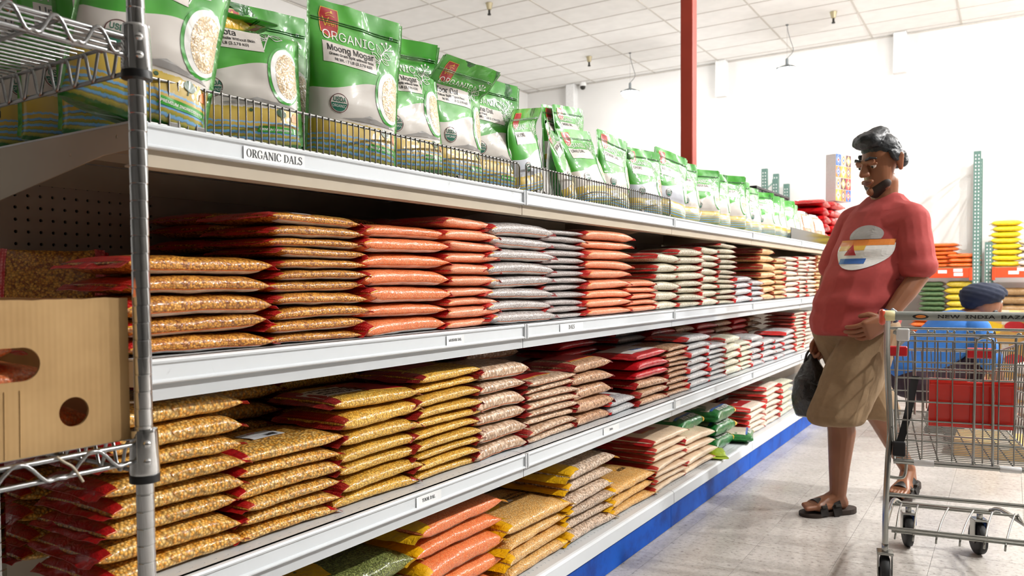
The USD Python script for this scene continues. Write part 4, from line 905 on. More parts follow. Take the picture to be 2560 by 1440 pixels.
place_pouch("green CHANA DAL pouch standing upright behind the second fence", Pouch(.217, .305, .08, 67), -.100, 2.80, zs, -.10, .07, -.10, "CHANA DAL", "BENGAL GRAM", N4, 1)
place_pouch("green CHORI pouch with purple-brown window near the fence end", Pouch(.226, .290, .08, 68), -.100, 3.12, zs, -.30, .08, -.03, "CHORI", "RAJMA", N4, 1, "f_pouch_cool", "g_brown")
place_pouch("green pouch with blank grey front just past the second fence", Pouch(.235, .305, .085, 69), -.070, 3.31, zs, -.26, .04, -.14, "RAJMA", "Kidney Beans", N4, 1, "f_pouch_cool", "g_white")
# packets heaped behind and on top
for k, (lab, x, y, z, mt) in enumerate((("clear seed packet with red print lying behind the CHORI pouch", -.20, 3.42, 1.625, "g_sage"), ("green packet lying on the back row left of the seed packet", -.21, 3.14, 1.615, "f_pouchback"), ("round green packet lying in front of the red column", -.20, 3.75, 1.585, "f_pouchback"))):
    pk = Pillow(.25, .16, .075, seed=80 + k, lump=.008)
    t = thing("packet", lab, "packet", Tm(x, y, z - .05) @ Rz(.2 - .2 * k) @ Rx(.06 * (k - 1)))
    part(t, "bag_body", pk.body(28, 20), MATS[mt], True)
    for e in (-1, 1): part(t, "end_seal", pk.seal(e, .02, .2), MATS["f_red" if k == 0 else "f_green"], True)
for k, (y, h) in enumerate(((3.12, .25), (3.40, .255), (3.74, .22))):
    place_pouch(["green back-row pouch below the green packet", "green back-row pouch below the seed packet", "green back-row pouch below the round packet"][k], Pouch(.25, h, .12, 84 + k), -.21, y, zs, 0, 0, 0, level=0, fine=False)
# the far pouches, alike but each placed on its own
far = [(3.56, -.20, .285, "f_pouch", "first"), (3.80, -.55, .28, "f_pouch", "second"), (4.02, -.30, .285, "f_pouch", "third"), (4.25, -.60, .30, "f_pouch", "fourth"), (4.44, -.25, .29, "f_pouch_cool", "fifth"), (4.66, -.2, .275, "f_pouch_cool", "sixth"), (4.92, -.45, .27, "f_pouch", "seventh"),
       (5.10, -.40, .265, "f_pouch", "eighth"), (5.30, -.2, .275, "f_pouch_cool", "ninth"), (5.52, -.35, .27, "f_pouch", "tenth"), (5.72, -.1, .26, "f_pouch_cool", "eleventh")]
for k, (y, yaw, h, mt, o) in enumerate(far):
    place_pouch(f"green pouch with plain label past the fences, {o} counting from the round packet", Pouch(.215, h, .08, 90 + k, lump=.007), -.075, y, zs, yaw, .05, 0, "MASOOR DAL" if k < 7 else "", level=1 if k < 7 else 0, mat=mt, fine=k < 7) if k < 7 else \
    place_pouch(f"green pouch with plain label past the fences, {o} counting from the round packet", Pouch(.215, h, .08, 90 + k, lump=.007), -.075, y, zs, yaw, .05, 0, level=0, mat=mt, fine=False)
# clear bags of snacks with pale labels behind the acrylic fence
far2 = [(5.92, "leftmost"), (6.12, "second"), (6.32, "third"), (6.52, "fourth"), (6.72, "last")]
for k, (y, o) in enumerate(far2):
    pk = Pillow(.20, .17, .055, seed=120 + k, lump=.007)
    t = thing("snack_bag", f"clear bag of brown pulses with white label behind the acrylic fence, {o} of five", "bag", Tm(-.09, y, ZT + .125) @ Rz(.15 * (-1) ** k) @ Ry(PI / 2 - .2) @ Rz(PI / 2) @ Tm(0, 0, -.027))
    part(t, "bag_body", pk.body(20, 14), MATS["g_brown" if k % 2 else "g_white"], True)
    for e in (-1, 1): part(t, "end_seal", pk.seal(e, .02, .0, 8), MATS["f_white"], True)
    part(t, "front_label", flatdecal(pk, sbox(-.06, -.02, .06, .075), .0015, .03), MATS["i_label"])
# ------------------------------------------------------------------ chrome wire rack at the end of the run, with a cardboard box
plain("m_chrome", "d4d6d8", 0.06, 1.0, var=.02)
plain("m_chromewire", "9b9c9d", 0.22, 1.0, var=.06)
plain("m_blackplastic", "141415", 0.4)
rk = thing("chrome_wire_rack", "chrome wire rack with ringed post in the left foreground, before the white shelving", "wire rack")
px_, py_ = .134, .677
Xb, Yb = -.322, -.235
def post_profile(h):
    pr = [(0, 0), (.0127, 0)]
    z = .0254
    while z < h:
        pr += [(.0127, z - .0012), (.0119, z - .0004), (.0119, z + .0004), (.0127, z + .0012)]; z += .0254
    return pr + [(.0127, h), (0, h)]
for i, (x, y) in enumerate(((px_, py_), (Xb, py_), (px_, Yb), (Xb, Yb))):
    p = lathe(post_profile(1.85), 22 if i == 0 else 12); p.apply_translation((x, y, 0))
    part(rk, "post", p, MATS["m_chrome"], 25)
def zig(a, b, z0, z1, pitch, r, out):
    """A snaking brace between two parallel wires from a to b."""
    a, b = np.array(a), np.array(b); L = np.linalg.norm(b - a); d = (b - a) / L; n = int(L / pitch); pts = []
    for k in range(n):
        for f, z in ((.0, z0), (.16, z0), (.40, z1), (.60, z1), (.84, z0)):
            pts.append([*(a + d * (k + f) * pitch), z])
    pts.append([*(a + d * n * pitch), z0])
    p = smooth_path(np.array(pts) + np.array([*out, 0]), 3)
    return tube(p, r, 7)
for zt, up in ((1.430, True), (.838, False)):
    zb = zt - .026
    s = part(rk, "wire_shelf", cat_([tube([(px_, py_ - .012, z), (px_, Yb, z)], r, 10) for z, r in ((zt, .0036), (zb, .0036))] + [tube([(px_ - .012, py_, z), (Xb, py_, z)], r, 10) for z, r in ((zt, .0030), (zb - .019, .0036))]
             + [tube([(Xb, Yb, z), (Xb, py_, z)], .0036, 8) for z in (zt, zb)]), MATS["m_chromewire"], True)
    part(s, "brace_wire", zig((px_, py_ - .030), (px_, Yb), zb + .001, zt - .001, .058 if up else .098, .0027, (.0055, 0)), MATS["m_chromewire"], True)
    part(s, "brace_wire", zig((px_ - .03, py_), (Xb, py_), zt - .006, zb - .017, .052, .0026, (0, -.005)), MATS["m_chromewire"], True)
    for x in np.arange(Xb + .02, px_ - .012, .0215):
        part(s, "deck_wire", tube([(x, py_ - .002, zt + .0042), (x, Yb, zt + .0042)], .0019, 6), MATS["m_chromewire"], True)
    for y in (py_ - .11, py_ - .42, py_ - .73):
        part(s, "cross_rib", tube([(Xb, y, zt - .001), (px_ - .002, y, zt - .001)], .0034, 8), MATS["m_chromewire"], True)
    for x, y in ((px_, py_), (Xb, py_), (px_, Yb), (Xb, Yb)):
        c = lathe([(.0128, 0), (.0205, 0), (.0212, .004), (.0192, .062), (.0182, .066), (.0128, .066)], 24); c.apply_translation((x, y, zb - .020))
        part(s, "corner_collar", c, MATS["m_chrome"], 30)
        for z in (zt, zb):
            q = trimesh.creation.icosphere(2, .0062); q.apply_translation((x + .0165, y - .006, z)); part(s, "weld_lug", q, MATS["m_chrome"], True)
        c = lathe([(.0125, 0), (.0212, .002), (.0212, .013), (.0185, .017), (.0125, .017)], 24); c.apply_translation((x, y, zb - .034))
        part(s, "split_sleeve", c, MATS["m_blackplastic"], 30)
t = thing("twist_tie", "loose tan twist tie hooked on the lower rack shelf wire", "tie")
part(t, "paper_wire", tube(smooth_path([(.140, .548, .842), (.142, .556, .834), (.143, .566, .826), (.1435, .573, .815), (.144, .580, .802)], 5), .0018, 5), MATS["m_shelfcream"], True)
# cardboard box: walls with a hand slot and a round vent hole
material("m_cardboard", {"t": ("texture_coordinate", {}), "n": ("noise_texture", {"scale": 9.0, "detail": 5.0}), "wv": ("wave_texture", {"scale": 40.0, "distortion": 3.5, "detail": 2.0, "bands_direction": "y"}), "r": ("rgb_ramp", {"ramp": [(.3, lin("a98656")), (.7, lin("bd9a68"))]}),
    "b": ("bump", {"strength": .05, "distance": .002}), "p": ("principled_bsdf", {"roughness": .75})}, [("t.object", "n.vector"), ("t.object", "wv.vector"), ("n.fac", "r.fac"), ("r.color", "p.base_color"), ("wv.fac", "b.height"), ("b.normal", "p.normal")])
bxy0, bxy1, bxx0, bxx1, bz0, bz1 = .02, .664, -.29, .120, .8442, 1.053
bt = thing("cardboard_box", "open brown cardboard box with hand slot and round hole on the lower rack shelf", "box")
slot = LineString([(.36, .968), (.517, .968)]).buffer(.0225, 8)
hole = Point(.583, .896).buffer(.0205, 14)
rng2 = np.random.default_rng(4)
rag = [(y, bz1 + rng2.normal(0, .0006)) for y in np.linspace(bxy1, bxy0, 40)]
wall = Polygon([(bxy0, bz0), (bxy1, bz0)] + rag).difference(unary_union([slot, hole]))
m = ext(wall, .0045); v = m.vertices; m.vertices = np.stack([bxx1 - .0045 + v[:, 2], v[:, 0], v[:, 1]], 1)
part(bt, "front_wall", m, MATS["m_cardboard"])
part(bt, "rear_wall", bx(bxx0, bxx0 + .0045, bxy0, bxy1, bz0, bz1), MATS["m_cardboard"])
part(bt, "end_wall", bx(bxx0 + .0046, bxx1 - .0046, bxy1 - .0045, bxy1, bz0, bz1 - .002), MATS["m_cardboard"])
part(bt, "end_wall", bx(bxx0 + .0046, bxx1 - .0046, bxy0, bxy0 + .0045, bz0, bz1 - .002), MATS["m_cardboard"])
part(bt, "bottom_board", bx(bxx0 + .0046, bxx1 - .0046, bxy0 + .0046, bxy1 - .0046, bz0, bz0 + .005), MATS["m_cardboard"])
for y in (.493, .512): part(bt, "crease", tube([(bxx1 + .0002, y, bz0 + .002), (bxx1 + .0002, y + .001, bz0 + .09)], .0009, 5), MATS["m_cardboard"], True)
OB = ["lowest orange lentil bag inside the cardboard box, seen through the round hole", "orange lentil bag inside the cardboard box, behind the hand slot", "orange lentil bag inside the cardboard box, above the hand slot", "orange lentil bag topping out of the cardboard box"]
z = bz0 + .0055
for k, h in enumerate((.058, .060, .052, .064)):
    cls, pl = bag_class("masoor", True, k)
    copy(cls, "masoor_bag", OB[k], "bag of lentils", Tm(-.019 + (0, .001, .002, .002)[k], .30 + (.165, .12, .05, .045)[k], z) @ Rz(.02 * (-1) ** k) @ Sm(.225 / pl.W, .34 / pl.L, h / pl.T * .97))
    z += h
# ------------------------------------------------------------------ shopping cart: local x across, y forward (away from us), z up
plain("m_cartwire", "9c9d98", 0.24, 0.95, var=.05); plain("m_carttube", "a9aaa6", 0.2, 0.95, var=.04)
plain("m_handle", "8b8e88", 0.4); plain("m_capred", "d8573c", 0.35, coat=.4); plain("m_capyellow", "dccf9a", 0.4); plain("m_seatred", "e0220e", 0.3, coat=.5, var=.03); plain("m_bumper", "b4121c", 0.35, coat=.3)
plain("m_rubber", "17181a", 0.6); plain("m_wheelblue", "1f4f9c", 0.4); plain("m_whiteplastic", "dedede", 0.4); plain("m_strap", "121214", 0.7)
ck = thing("shopping_cart", "wire shopping cart with grey handle and red child-seat flap, at the right picture edge", "shopping cart", Tm(1.104, 2.975, 0) @ Rz(.171))
W0, W1, ZR, ZF, ZB0, ZB1, LB = .243, .205, .905, .770, .452, .515, .70
def side_at(sgn, f, g):
    """A point on a side wall: f = 0 rear .. 1 front, g = 0 bottom .. 1 top."""
    zb, zt = ZB0 + (ZB1 - ZB0) * f, ZR + (ZF - ZR) * f
    w = (W0 + (W1 - W0) * f) * (.90 + .10 * g)
    return np.array([sgn * w, .02 + LB * f - .03 * (1 - g) * (1 - f) + .05 * g * f, zb + (zt - zb) * g])
hd = part(ck, "handle", tube([(-.250, -.045, .950), (.250, -.045, .950)], .0150, 16), MATS["m_handle"], True)
for e in (-1, 1):
    c = tube([(e * .224, -.045, .950), (e * .252, -.045, .950), (e * .258, -.045, .950)], [.0175, .0178, .0178], 16)
    part(hd, "end_ring", c, MATS["m_capyellow"], True)
    part(hd, "end_cap", rbox(min(e * .252, e * .272), max(e * .252, e * .272), -.064, -.024, .918, .972, .009), MATS["m_capred"], True)
em = trimesh.creation.icosphere(3, 1.0); em.apply_scale((.024, .003, .0085)); em.apply_translation((-.148, -.0595, .9485)); part(hd, "oval_emblem", em, MATS["m_darkmetal"], True)
em = trimesh.creation.icosphere(3, 1.0); em.apply_scale((.017, .003, .0055)); em.apply_translation((-.148, -.0605, .9485)); part(hd, "emblem_centre", em, MATS["i_house"], True)
tm = meshkit.text_mesh("NEW  INDIA  BAZAAR", .0105, .0006, bold=True); v = np.array(tm.vertices)
v[:, 0] *= 1.92
th = (v[:, 1] - .0060) / .0152
tm.vertices = np.stack([-.100 + v[:, 0], -.045 - (.0152 + v[:, 2]) * np.cos(th), .950 + (.0152 + v[:, 2]) * np.sin(th)], 1)
part(hd, "handle_lettering", tm, MATS["i_black"])
# rear legs and caster forks
for e in (-1, 1):
    part(ck, "rear_leg", tube(smooth_path([(e * .243, -.040, .945), (e * .244, -.010, .925), (e * .243, .010, .80), (e * .232, .012, .56), (e * .238, -.005, .46), (e * .245, -.02, .30), (e * .246, -.022, .165)], 7), .0098, 12), MATS["m_carttube"], True)
    part(ck, "leg_stay", tube(smooth_path([(e * .236, .035, .44), (e * .240, .012, .33), (e * .244, .004, .20), (e * .246, -.010, .165)], 6), .0075, 10), MATS["m_carttube"], True)
    part(ck, "leg_hook", tube(smooth_path([(e * .236, .0, .395), (e * .20, .005, .393), (e * .185, .010, .405), (e * .180, .012, .450)], 6), .0055, 8), MATS["m_carttube"], True)
    part(ck, "rail_clip", rbox(min(e * .175, e * .215), max(e * .175, e * .215), .000, .030, .862, .905, .005), MATS["m_whiteplastic"])
def caster(x, y, yaw, blue):
    M = Tm(x, y, 0) @ Rz(yaw)
    w = lathe([(.020, -.015), (.050, -.016), (.060, -.012), (.0625, -.004), (.0625, .004), (.060, .012), (.050, .016), (.020, .015)], 28); w.apply_transform(M @ Tm(0, .012, .0626) @ Ry(PI / 2))
    f = cat_([rbox(-.024, -.020, -.014, .030, .055, .138, .002), rbox(.020, .024, -.014, .030, .055, .138, .002), rbox(-.026, .026, -.018, .032, .132, .142, .003)]); f.apply_transform(M)
    c = part(ck, "caster_fork", f, MATS["m_carttube"], 30)
    part(c, "wheel", w, MATS["m_rubber"], 30)
    h = lathe([(0, -.0185), (.018, -.0185), (.022, -.016), (.022, .016), (.018, .0185), (0, .0185)], 16); h.apply_transform(M @ Tm(0, .012, .0626) @ Ry(PI / 2)); part(c, "hub", h, MATS["m_darkmetal"], 30)
    st = tube([(0, 0, .14), (0, 0, .168)], .011, 12); st.apply_transform(M); part(c, "stem", st, MATS["m_carttube"], True)
    if blue:
        b = rbox(.014, .030, -.005, .045, .085, .128, .006); b.apply_transform(M); part(c, "brake_pad", b, MATS["m_wheelblue"])
caster(-.246, -.022, .0, False); caster(.246, -.022, 0, False); caster(-.135, .515, .12, True); caster(.112, .515, .25, True)
# chassis, tray
part(ck, "chassis_bar", tube([(-.237, -.002, .335), (.237, -.002, .335)], .0070, 10), MATS["m_carttube"], True)
part(ck, "chassis_bar", tube([(-.244, -.012, .222), (.244, -.012, .222)], .0055, 8), MATS["m_carttube"], True)
part(ck, "chassis_bar", tube([(-.20, .515, .172), (.18, .515, .172)], .0105, 12), MATS["m_carttube"], True)
for e, xf in ((-1, -.17), (1, .15)):
    part(ck, "chassis_side", tube(smooth_path([(e * .244, -.005, .215), (e * .235, .10, .212), (xf * 1.15, .42, .205), (xf, .50, .182), (xf, .53, .172)], 6), .0085, 10), MATS["m_carttube"], True)
tray = part(ck, "tray_rail", tube([(-.225, .01, .205), (.235, .01, .205)], .0048, 8), MATS["m_cartwire"], True)
part(tray, "tray_rail_far", tube([(-.205, .30, .222), (.20, .30, .222)], .0048, 8), MATS["m_cartwire"], True)
for x0, x1 in ((-.215, -.175), (-.16, -.12), (-.09, -.02), (-.02, .06), (.05, .12), (.11, .19), (.19, .20)):
    part(tray, "tray_wire", tube(smooth_path([(x0, .005, .180), (x0 + .004, .012, .205), ((x0 + x1) / 2, .15, .225), (x1, .30, .228)], 5), .0034, 7), MATS["m_cartwire"], True)
# basket
rim = part(ck, "basket_rim", tube(np.array([side_at(-1, f, 1) for f in np.linspace(0, 1, 6)]), .0052, 10), MATS["m_carttube"], True)
part(rim, "rim_side", tube(np.array([side_at(1, f, 1) for f in np.linspace(0, 1, 6)]), .0052, 10), MATS["m_carttube"], True)
part(rim, "rim_front", tube([side_at(-1, 1, 1), side_at(1, 1, 1)], .0052, 10), MATS["m_carttube"], True)
part(rim, "rim_rear", tube([(-.243, .012, .905), (.243, .012, .905)], .0050, 10), MATS["m_carttube"], True)
part(rim, "base_rear", tube([(-.222, -.008, ZB0), (.222, -.008, ZB0)], .0080, 10), MATS["m_carttube"], True)
for x in (-.13, .12): part(rim, "base_clip", tube([(x - .03, -.008, ZB0), (x + .03, -.008, ZB0)], .0105, 10), MATS["m_whiteplastic"], True)
for e in (-1, 1):
    pnl = part(ck, "side_panel", tube(np.array([side_at(e, f, 0) for f in np.linspace(0, 1, 6)]), .0045, 8), MATS["m_cartwire"], True)
    for f in np.linspace(.06, .96, 20): part(pnl, "wire", tube([side_at(e, f, 0), side_at(e, f, 1)], .0023, 6), MATS["m_cartwire"], True)
    for g in (.25, .5, .75): part(pnl, "wire", tube(np.array([side_at(e, f, g) for f in np.linspace(0, 1, 5)]), .0030, 6), MATS["m_cartwire"], True)
fp = part(ck, "front_panel", tube([side_at(-1, 1, 0), side_at(1, 1, 0)], .0045, 8), MATS["m_cartwire"], True)
for k in np.linspace(.06, .94, 11):
    a = side_at(-1, 1, 0) * (1 - k) + side_at(1, 1, 0) * k; b = side_at(-1, 1, 1) * (1 - k) + side_at(1, 1, 1) * k
    part(fp, "wire", tube([a, b], .0023, 6), MATS["m_cartwire"], True)
for g in (.33, .66): part(fp, "wire", tube([side_at(-1, 1, g), side_at(1, 1, g)], .0026, 6), MATS["m_cartwire"], True)
for x0, x1 in ((-.215, -.125), (.095, .19)): part(ck, "corner_bumper", rbox(x0, x1, .755, .785, .742, .785, .006), MATS["m_bumper"])
fl_ = part(ck, "basket_floor", tube([side_at(-1, .5, 0), side_at(1, .5, 0)], .0045, 8), MATS["m_cartwire"], True)
for f in np.linspace(.02, .98, 34): part(fl_, "wire", tube([side_at(-1, f, 0), side_at(1, f, 0)], .0019, 5), MATS["m_cartwire"], True)
for k in np.linspace(.06, .94, 8): part(fl_, "wire", tube([side_at(-1, .0, 0) * (1 - k) + side_at(1, .0, 0) * k - [0, 0, .004], side_at(-1, 1, 0) * (1 - k) + side_at(1, 1, 0) * k - [0, 0, .004]], .0026, 6), MATS["m_cartwire"], True)
# rear gate that swings inwards, with the child-seat flap
gt = part(ck, "rear_gate", tube(smooth_path([(-.212, .030, .465), (-.214, .022, .70), (-.206, .016, .88), (-.19, .014, .884), (.19, .014, .884), (.206, .016, .88), (.214, .022, .70), (.212, .030, .465)], 6), .0048, 10), MATS["m_carttube"], True)
for z in (.862, .790, .735, .655, .590, .520): part(gt, "wire", tube([(-.213, .022, z), (.213, .022, z)], .0031, 7), MATS["m_cartwire"], True)
for x in np.linspace(-.178, .178, 9):
    if abs(x) > .03: part(gt, "wire", tube([(x, .018, .46), (x, .018, .86)], .0024, 6), MATS["m_cartwire"], True)
lp = smooth_path([(-.028, .012, .455), (-.026, .010, .70), (-.024, .008, .855), (-.016, .008, .872), (.0, .008, .878), (.016, .008, .872), (.024, .008, .855), (.026, .010, .70), (.028, .012, .455)], 6); lp[:, 0] += .045
part(gt, "centre_loop", tube(lp, .0044, 9), MATS["m_carttube"], True)
seat = part(ck, "child_seat", tube(smooth_path([(-.15, .10, .60), (-.15, .10, .865), (-.14, .10, .875), (.14, .10, .875), (.15, .10, .865), (.15, .10, .60)], 6), .0042, 8), MATS["m_cartwire"], True)
for x in (-.10, -.04, .02, .08): part(seat, "seat_loop", tube(smooth_path([(x - .012, .112, .62), (x - .012, .112, .872), (x - .006, .112, .884), (x + .006, .112, .884), (x + .012, .112, .872), (x + .012, .112, .62)], 5), .0024, 7), MATS["m_cartwire"], True)
for z in (.83, .76): part(seat, "wire", tube([(-.15, .104, z), (.15, .104, z)], .003, 7), MATS["m_cartwire"], True)
fo = sbox(-.112, .572, .140, .737).difference(unary_union([sbox(.000, .728, .045, .745), sbox(-.052, .731, -.044, .745), sbox(.085, .731, .093, .745)]))
m = ext(fo, .006); v = m.vertices; m.vertices = np.stack([v[:, 0], .034 + v[:, 2] + (.737 - v[:, 1]) * .06, v[:, 1]], 1); m.invert()
fp2 = part(ck, "seat_flap", m, MATS["m_seatred"], label="orange-red plastic flap")
for z in (.720, .585): part(fp2, "flap_rib", rbox(-.110, .138, .029 + (.737 - z) * .06, .036 + (.737 - z) * .06, z - .006, z + .006, .002), MATS["m_seatred"])
for x in (-.045, .012, .070): part(fp2, "flap_rib", rbox(x - .003, x + .003, .033, .038, .58, .725, .001), MATS["m_seatred"])
part(ck, "safety_strap", sheet(np.stack([np.stack([np.linspace(-.150, -.205, 12) + w, .085 - np.linspace(0, .09, 12), np.linspace(.735, .505, 12) - .02 * np.sin(np.linspace(0, PI, 12))], -1) for w in (-.012, .012)], 1), .003), MATS["m_strap"], True)
part(ck, "strap_buckle", rbox(-.225, -.185, -.015, .005, .470, .520, .005), MATS["m_strap"])
gp = part(ck, "side_board", rbox(-.238, -.234, .05, .50, .50, .86, .0015), MATS["m_cartwire"]) if False else None
# ------------------------------------------------------------------ people: hulls of spheres merged, refined and smoothed
MF = manifold3d.Manifold
def ball(c, r, seg=16): return MF.sphere(r, seg).translate([float(x) for x in c])
def ellb(c, r3, seg=20, rot=None):
    m = MF.sphere(1.0, seg).scale([float(x) for x in r3])
    if rot is not None: m = m.transform(np.hstack([rot[:3, :3], [[0], [0], [0]]]))
    return m.translate([float(x) for x in c])
def chain(pts, seg=14):
    """pts: (centre, radius) pairs; each neighbouring pair is hulled."""
    return MF.batch_boolean([MF.batch_hull([ball(*pts[i], seg), ball(*pts[i + 1], seg)]) for i in range(len(pts) - 1)], manifold3d.OpType.Add)
def hullof(*b): return MF.batch_hull(list(b))
def fuse(parts_, edge, it=8):
    m = MF.batch_boolean(parts_, manifold3d.OpType.Add).refine_to_length(edge).to_mesh()
    t = trimesh.Trimesh(m.vert_properties[:, :3], m.tri_verts, process=True)
    if it: trimesh.smoothing.filter_taubin(t, lamb=.5, nu=.52, iterations=it)
    return t
plain("m_skin", "8a593c", 0.45, var=.08, scale=14.0, subsurface_weight=.08, subsurface_scale=.01)
plain("m_skinpale", "8a5a40", 0.45, var=.08)
plain("m_hair", "14171b", 0.5, var=.3, scale=120.0, bump=.004)
plain("m_beard", "2e2019", 0.7, var=.2, scale=200.0)
plain("m_eyewhite", "cfc8c0", 0.3); plain("m_iris", "1b120d", 0.2); plain("m_lip", "6a3a30", 0.5)
plain("m_shirtred", "a8423f", 0.85, var=.05, scale=60.0)
plain("m_khaki", "8d7456", 0.85, var=.07, scale=50.0, bump=.002)
plain("m_sandal", "1d1714", 0.6); plain("m_sole", "2f221a", 0.7)
plain("m_watch", "27446e", 0.4); plain("m_watchface", "9aa4ac", 0.2, .6)
plain("m_shirtblue", "2e6cb8", 0.8, var=.06); plain("m_navy", "131c33", 0.85, var=.08, scale=40.0); plain("m_maroon", "2a1622", 0.85)
O = np.array([.60, 3.86, 0.0]); E1 = np.array([.8435, .537, 0]); E2 = np.array([.537, -.8435, 0])
MAN = np.eye(4); MAN[:3, 0] = E1; MAN[:3, 1] = -E2; MAN[:3, 3] = O      # local x = to the right in the picture, y = away from us, z up
def P3(a, b, z): return np.array([a, -b, z])
man = thing("person", "man in a brick-red printed t-shirt, khaki shorts and black sandals walking past the shelves", "person", MAN)
fw = np.array([-.89, -.45, 0]); sd = np.array([.45, -.89, 0])           # the way his chest faces; his left
up = np.array([0, 0, 1.0])
neck = P3(.160, -.02, 1.435); chest = P3(.128, -.02, 1.23); belly = P3(.045, 0, 1.01); pelvis = P3(.020, 0, .86)
shL, shR = P3(.208, .125, 1.335), P3(.078, -.150, 1.340)
elL, wrL = P3(.213, .190, 1.085), P3(.052, .225, .893)
elR, wrR = P3(-.02, -.200, 1.07), P3(-.070, -.165, .80)
hipL, hipR = pelvis + sd * .092 - up * .03, pelvis - sd * .092 - up * .03
knL, anL = P3(-.085, .085, .490), P3(-.070, .040, .085)
knR, anR = P3(.165, -.14, .475), P3(.400, -.255, .130)
hf = np.array([-.90, -.36, -.25]); hf /= np.linalg.norm(hf)              # face direction, tilted down
hs = np.cross(up, hf); hs /= np.linalg.norm(hs); hu = np.cross(hf, hs)   # head's left, head's up
hc = P3(.128, .0, 1.588)
H = lambda f, s, u: hc + (hf * f + hs * s + hu * u) * 1.10
def hand(wr, d, palm_n, side, curl, sc=1.0):
    """Palm and five fingers. d: wrist to knuckles; palm_n: out of the palm; side: towards the thumb."""
    d = d / np.linalg.norm(d); side = side - d * (side @ d); side /= np.linalg.norm(side); n = np.cross(d, side); n = n if n @ palm_n > 0 else -n
    out = [hullof(ball(wr, .024 * sc), ball(wr + d * .082 * sc + side * .030 * sc, .0135 * sc), ball(wr + d * .080 * sc - side * .030 * sc, .0125 * sc), ball(wr + d * .03 * sc + side * .026 * sc, .016 * sc), ball(wr + d * .03 * sc - side * .024 * sc, .015 * sc))]
    for k, (o, L) in enumerate(((.030, .070), (.010, .079), (-.011, .074), (-.031, .058))):
        p = wr + d * (.084 - .004 * abs(k - 1)) * sc + side * o * sc; pts = [(p, .0098 * sc)]; a = 0
        for j, fr in enumerate((.44, .32, .24)):
            a += curl * (1, 1.25, .8)[j] * (1 + .12 * k); p = p + (d * math.cos(a) + n * math.sin(a)) * L * fr * sc; pts.append((p, (.0090, .0084, .0074)[j] * sc))
        out.append(chain(pts, 12))
    b = wr + d * .022 * sc + side * .026 * sc
    t1 = b + (d * .65 + side * .62 + n * .30) * .038 * sc; t2 = t1 + (d * .90 + side * .15 + n * .38) * .032 * sc
    out.append(chain([(b, .014 * sc), (t1, .0112 * sc), (t2, .0088 * sc)], 12))
    return out
body = [hullof(ellb(chest, (.115, .125, .13)), ellb(belly, (.13, .13, .12))), hullof(ellb(belly, (.12, .12, .1)), ellb(pelvis, (.12, .12, .1))),
        chain([(neck - up * .05 + fw * -.01, .066), (neck + up * .03, .058), (H(-.015, 0, -.07), .056)]),
        chain([(shL, .058), (shL * .5 + elL * .5, .050), (elL, .041), (elL * .6 + wrL * .4, .041), (wrL, .027)]), chain([(shR, .058), (elR, .041), (elR * .6 + wrR * .4, .040), (wrR, .027)]),
        hullof(ball(shL, .06), ball(neck - up * .03, .05)), hullof(ball(shR, .06), ball(neck - up * .03, .05)),
        chain([(hipL, .095), (knL, .060), (knL * .72 + anL * .28 - fw * .018, .060), (knL * .35 + anL * .65 - fw * .006, .046), (anL, .035)]),
        chain([(hipR, .095), (knR, .060), (knR * .72 + anR * .28 - fw * .012, .058), (knR * .35 + anR * .65, .045), (anR, .035)])]
# feet: left flat, right pushing off
toeL, heelL = P3(-.245, .072, .040), P3(-.028, .022, .048)
toeR, heelR = P3(.285, -.130, .042), P3(.425, -.270, .080)
for an, heel, toe in ((anL, heelL, toeL), (anR, heelR, toeR)):
    d = toe - heel; dd = d / np.linalg.norm(d); s2 = np.cross(up, dd); s2 /= np.linalg.norm(s2)
    body += [hullof(ball(an, .034), ball(heel + dd * .02, .030), ball(heel + dd * .10 + up * .012, .032)), hullof(ball(heel + dd * .02, .028), ball(heel + dd * .16 + s2 * .028, .020), ball(heel + dd * .16 - s2 * .028, .020), ball(heel + dd * .09 + up * .02, .028))]
    for k in range(5): body.append(hullof(ball(heel + dd * .16 + s2 * (.030 - .015 * k), .013), ball(heel + dd * (.218 - .006 * k) + s2 * (.031 - .0155 * k), .0105)))
# head
body += [ellb(H(-.012, 0, .035), (.078, .078, .092), 28, np.eye(4)), hullof(ellb(H(-.005, 0, .03), (.074, .074, .08)), ball(H(.052, .0, -.085), .026), ball(H(.030, .034, -.075), .026), ball(H(.030, -.034, -.075), .026)),
         hullof(ball(H(.082, 0, .022), .009), ball(H(.103, 0, -.016), .013), ball(H(.088, .015, -.020), .009), ball(H(.088, -.015, -.020), .009)),
         hullof(ball(H(.074, .034, .030), .014), ball(H(.074, -.034, .030), .014)), hullof(ball(H(.080, .02, -.050), .010), ball(H(.080, -.02, -.050), .010), ball(H(.078, 0, -.062), .012)), ball(H(.072, 0, -.092), .020)]
for e in (-1, 1): body.append(hullof(ball(H(-.018, e * .080, .015), .012), ball(H(-.030, e * .088, .030), .012), ball(H(-.022, e * .082, -.022), .009)))
body += hand(wrL, np.array([-.88, -.05, -.44]), np.array([.1, 1, -.3]), np.array([-.42, -.25, .87]), .34, 1.12)
body += hand(wrR, np.array([-.15, .05, -1.0]), np.array([-.3, -1, 0]), np.array([-.9, -.2, 0]), .85)
bm = fuse(body, .011, 6)
bp = part(man, "body", bm, MATS["m_skin"], True)
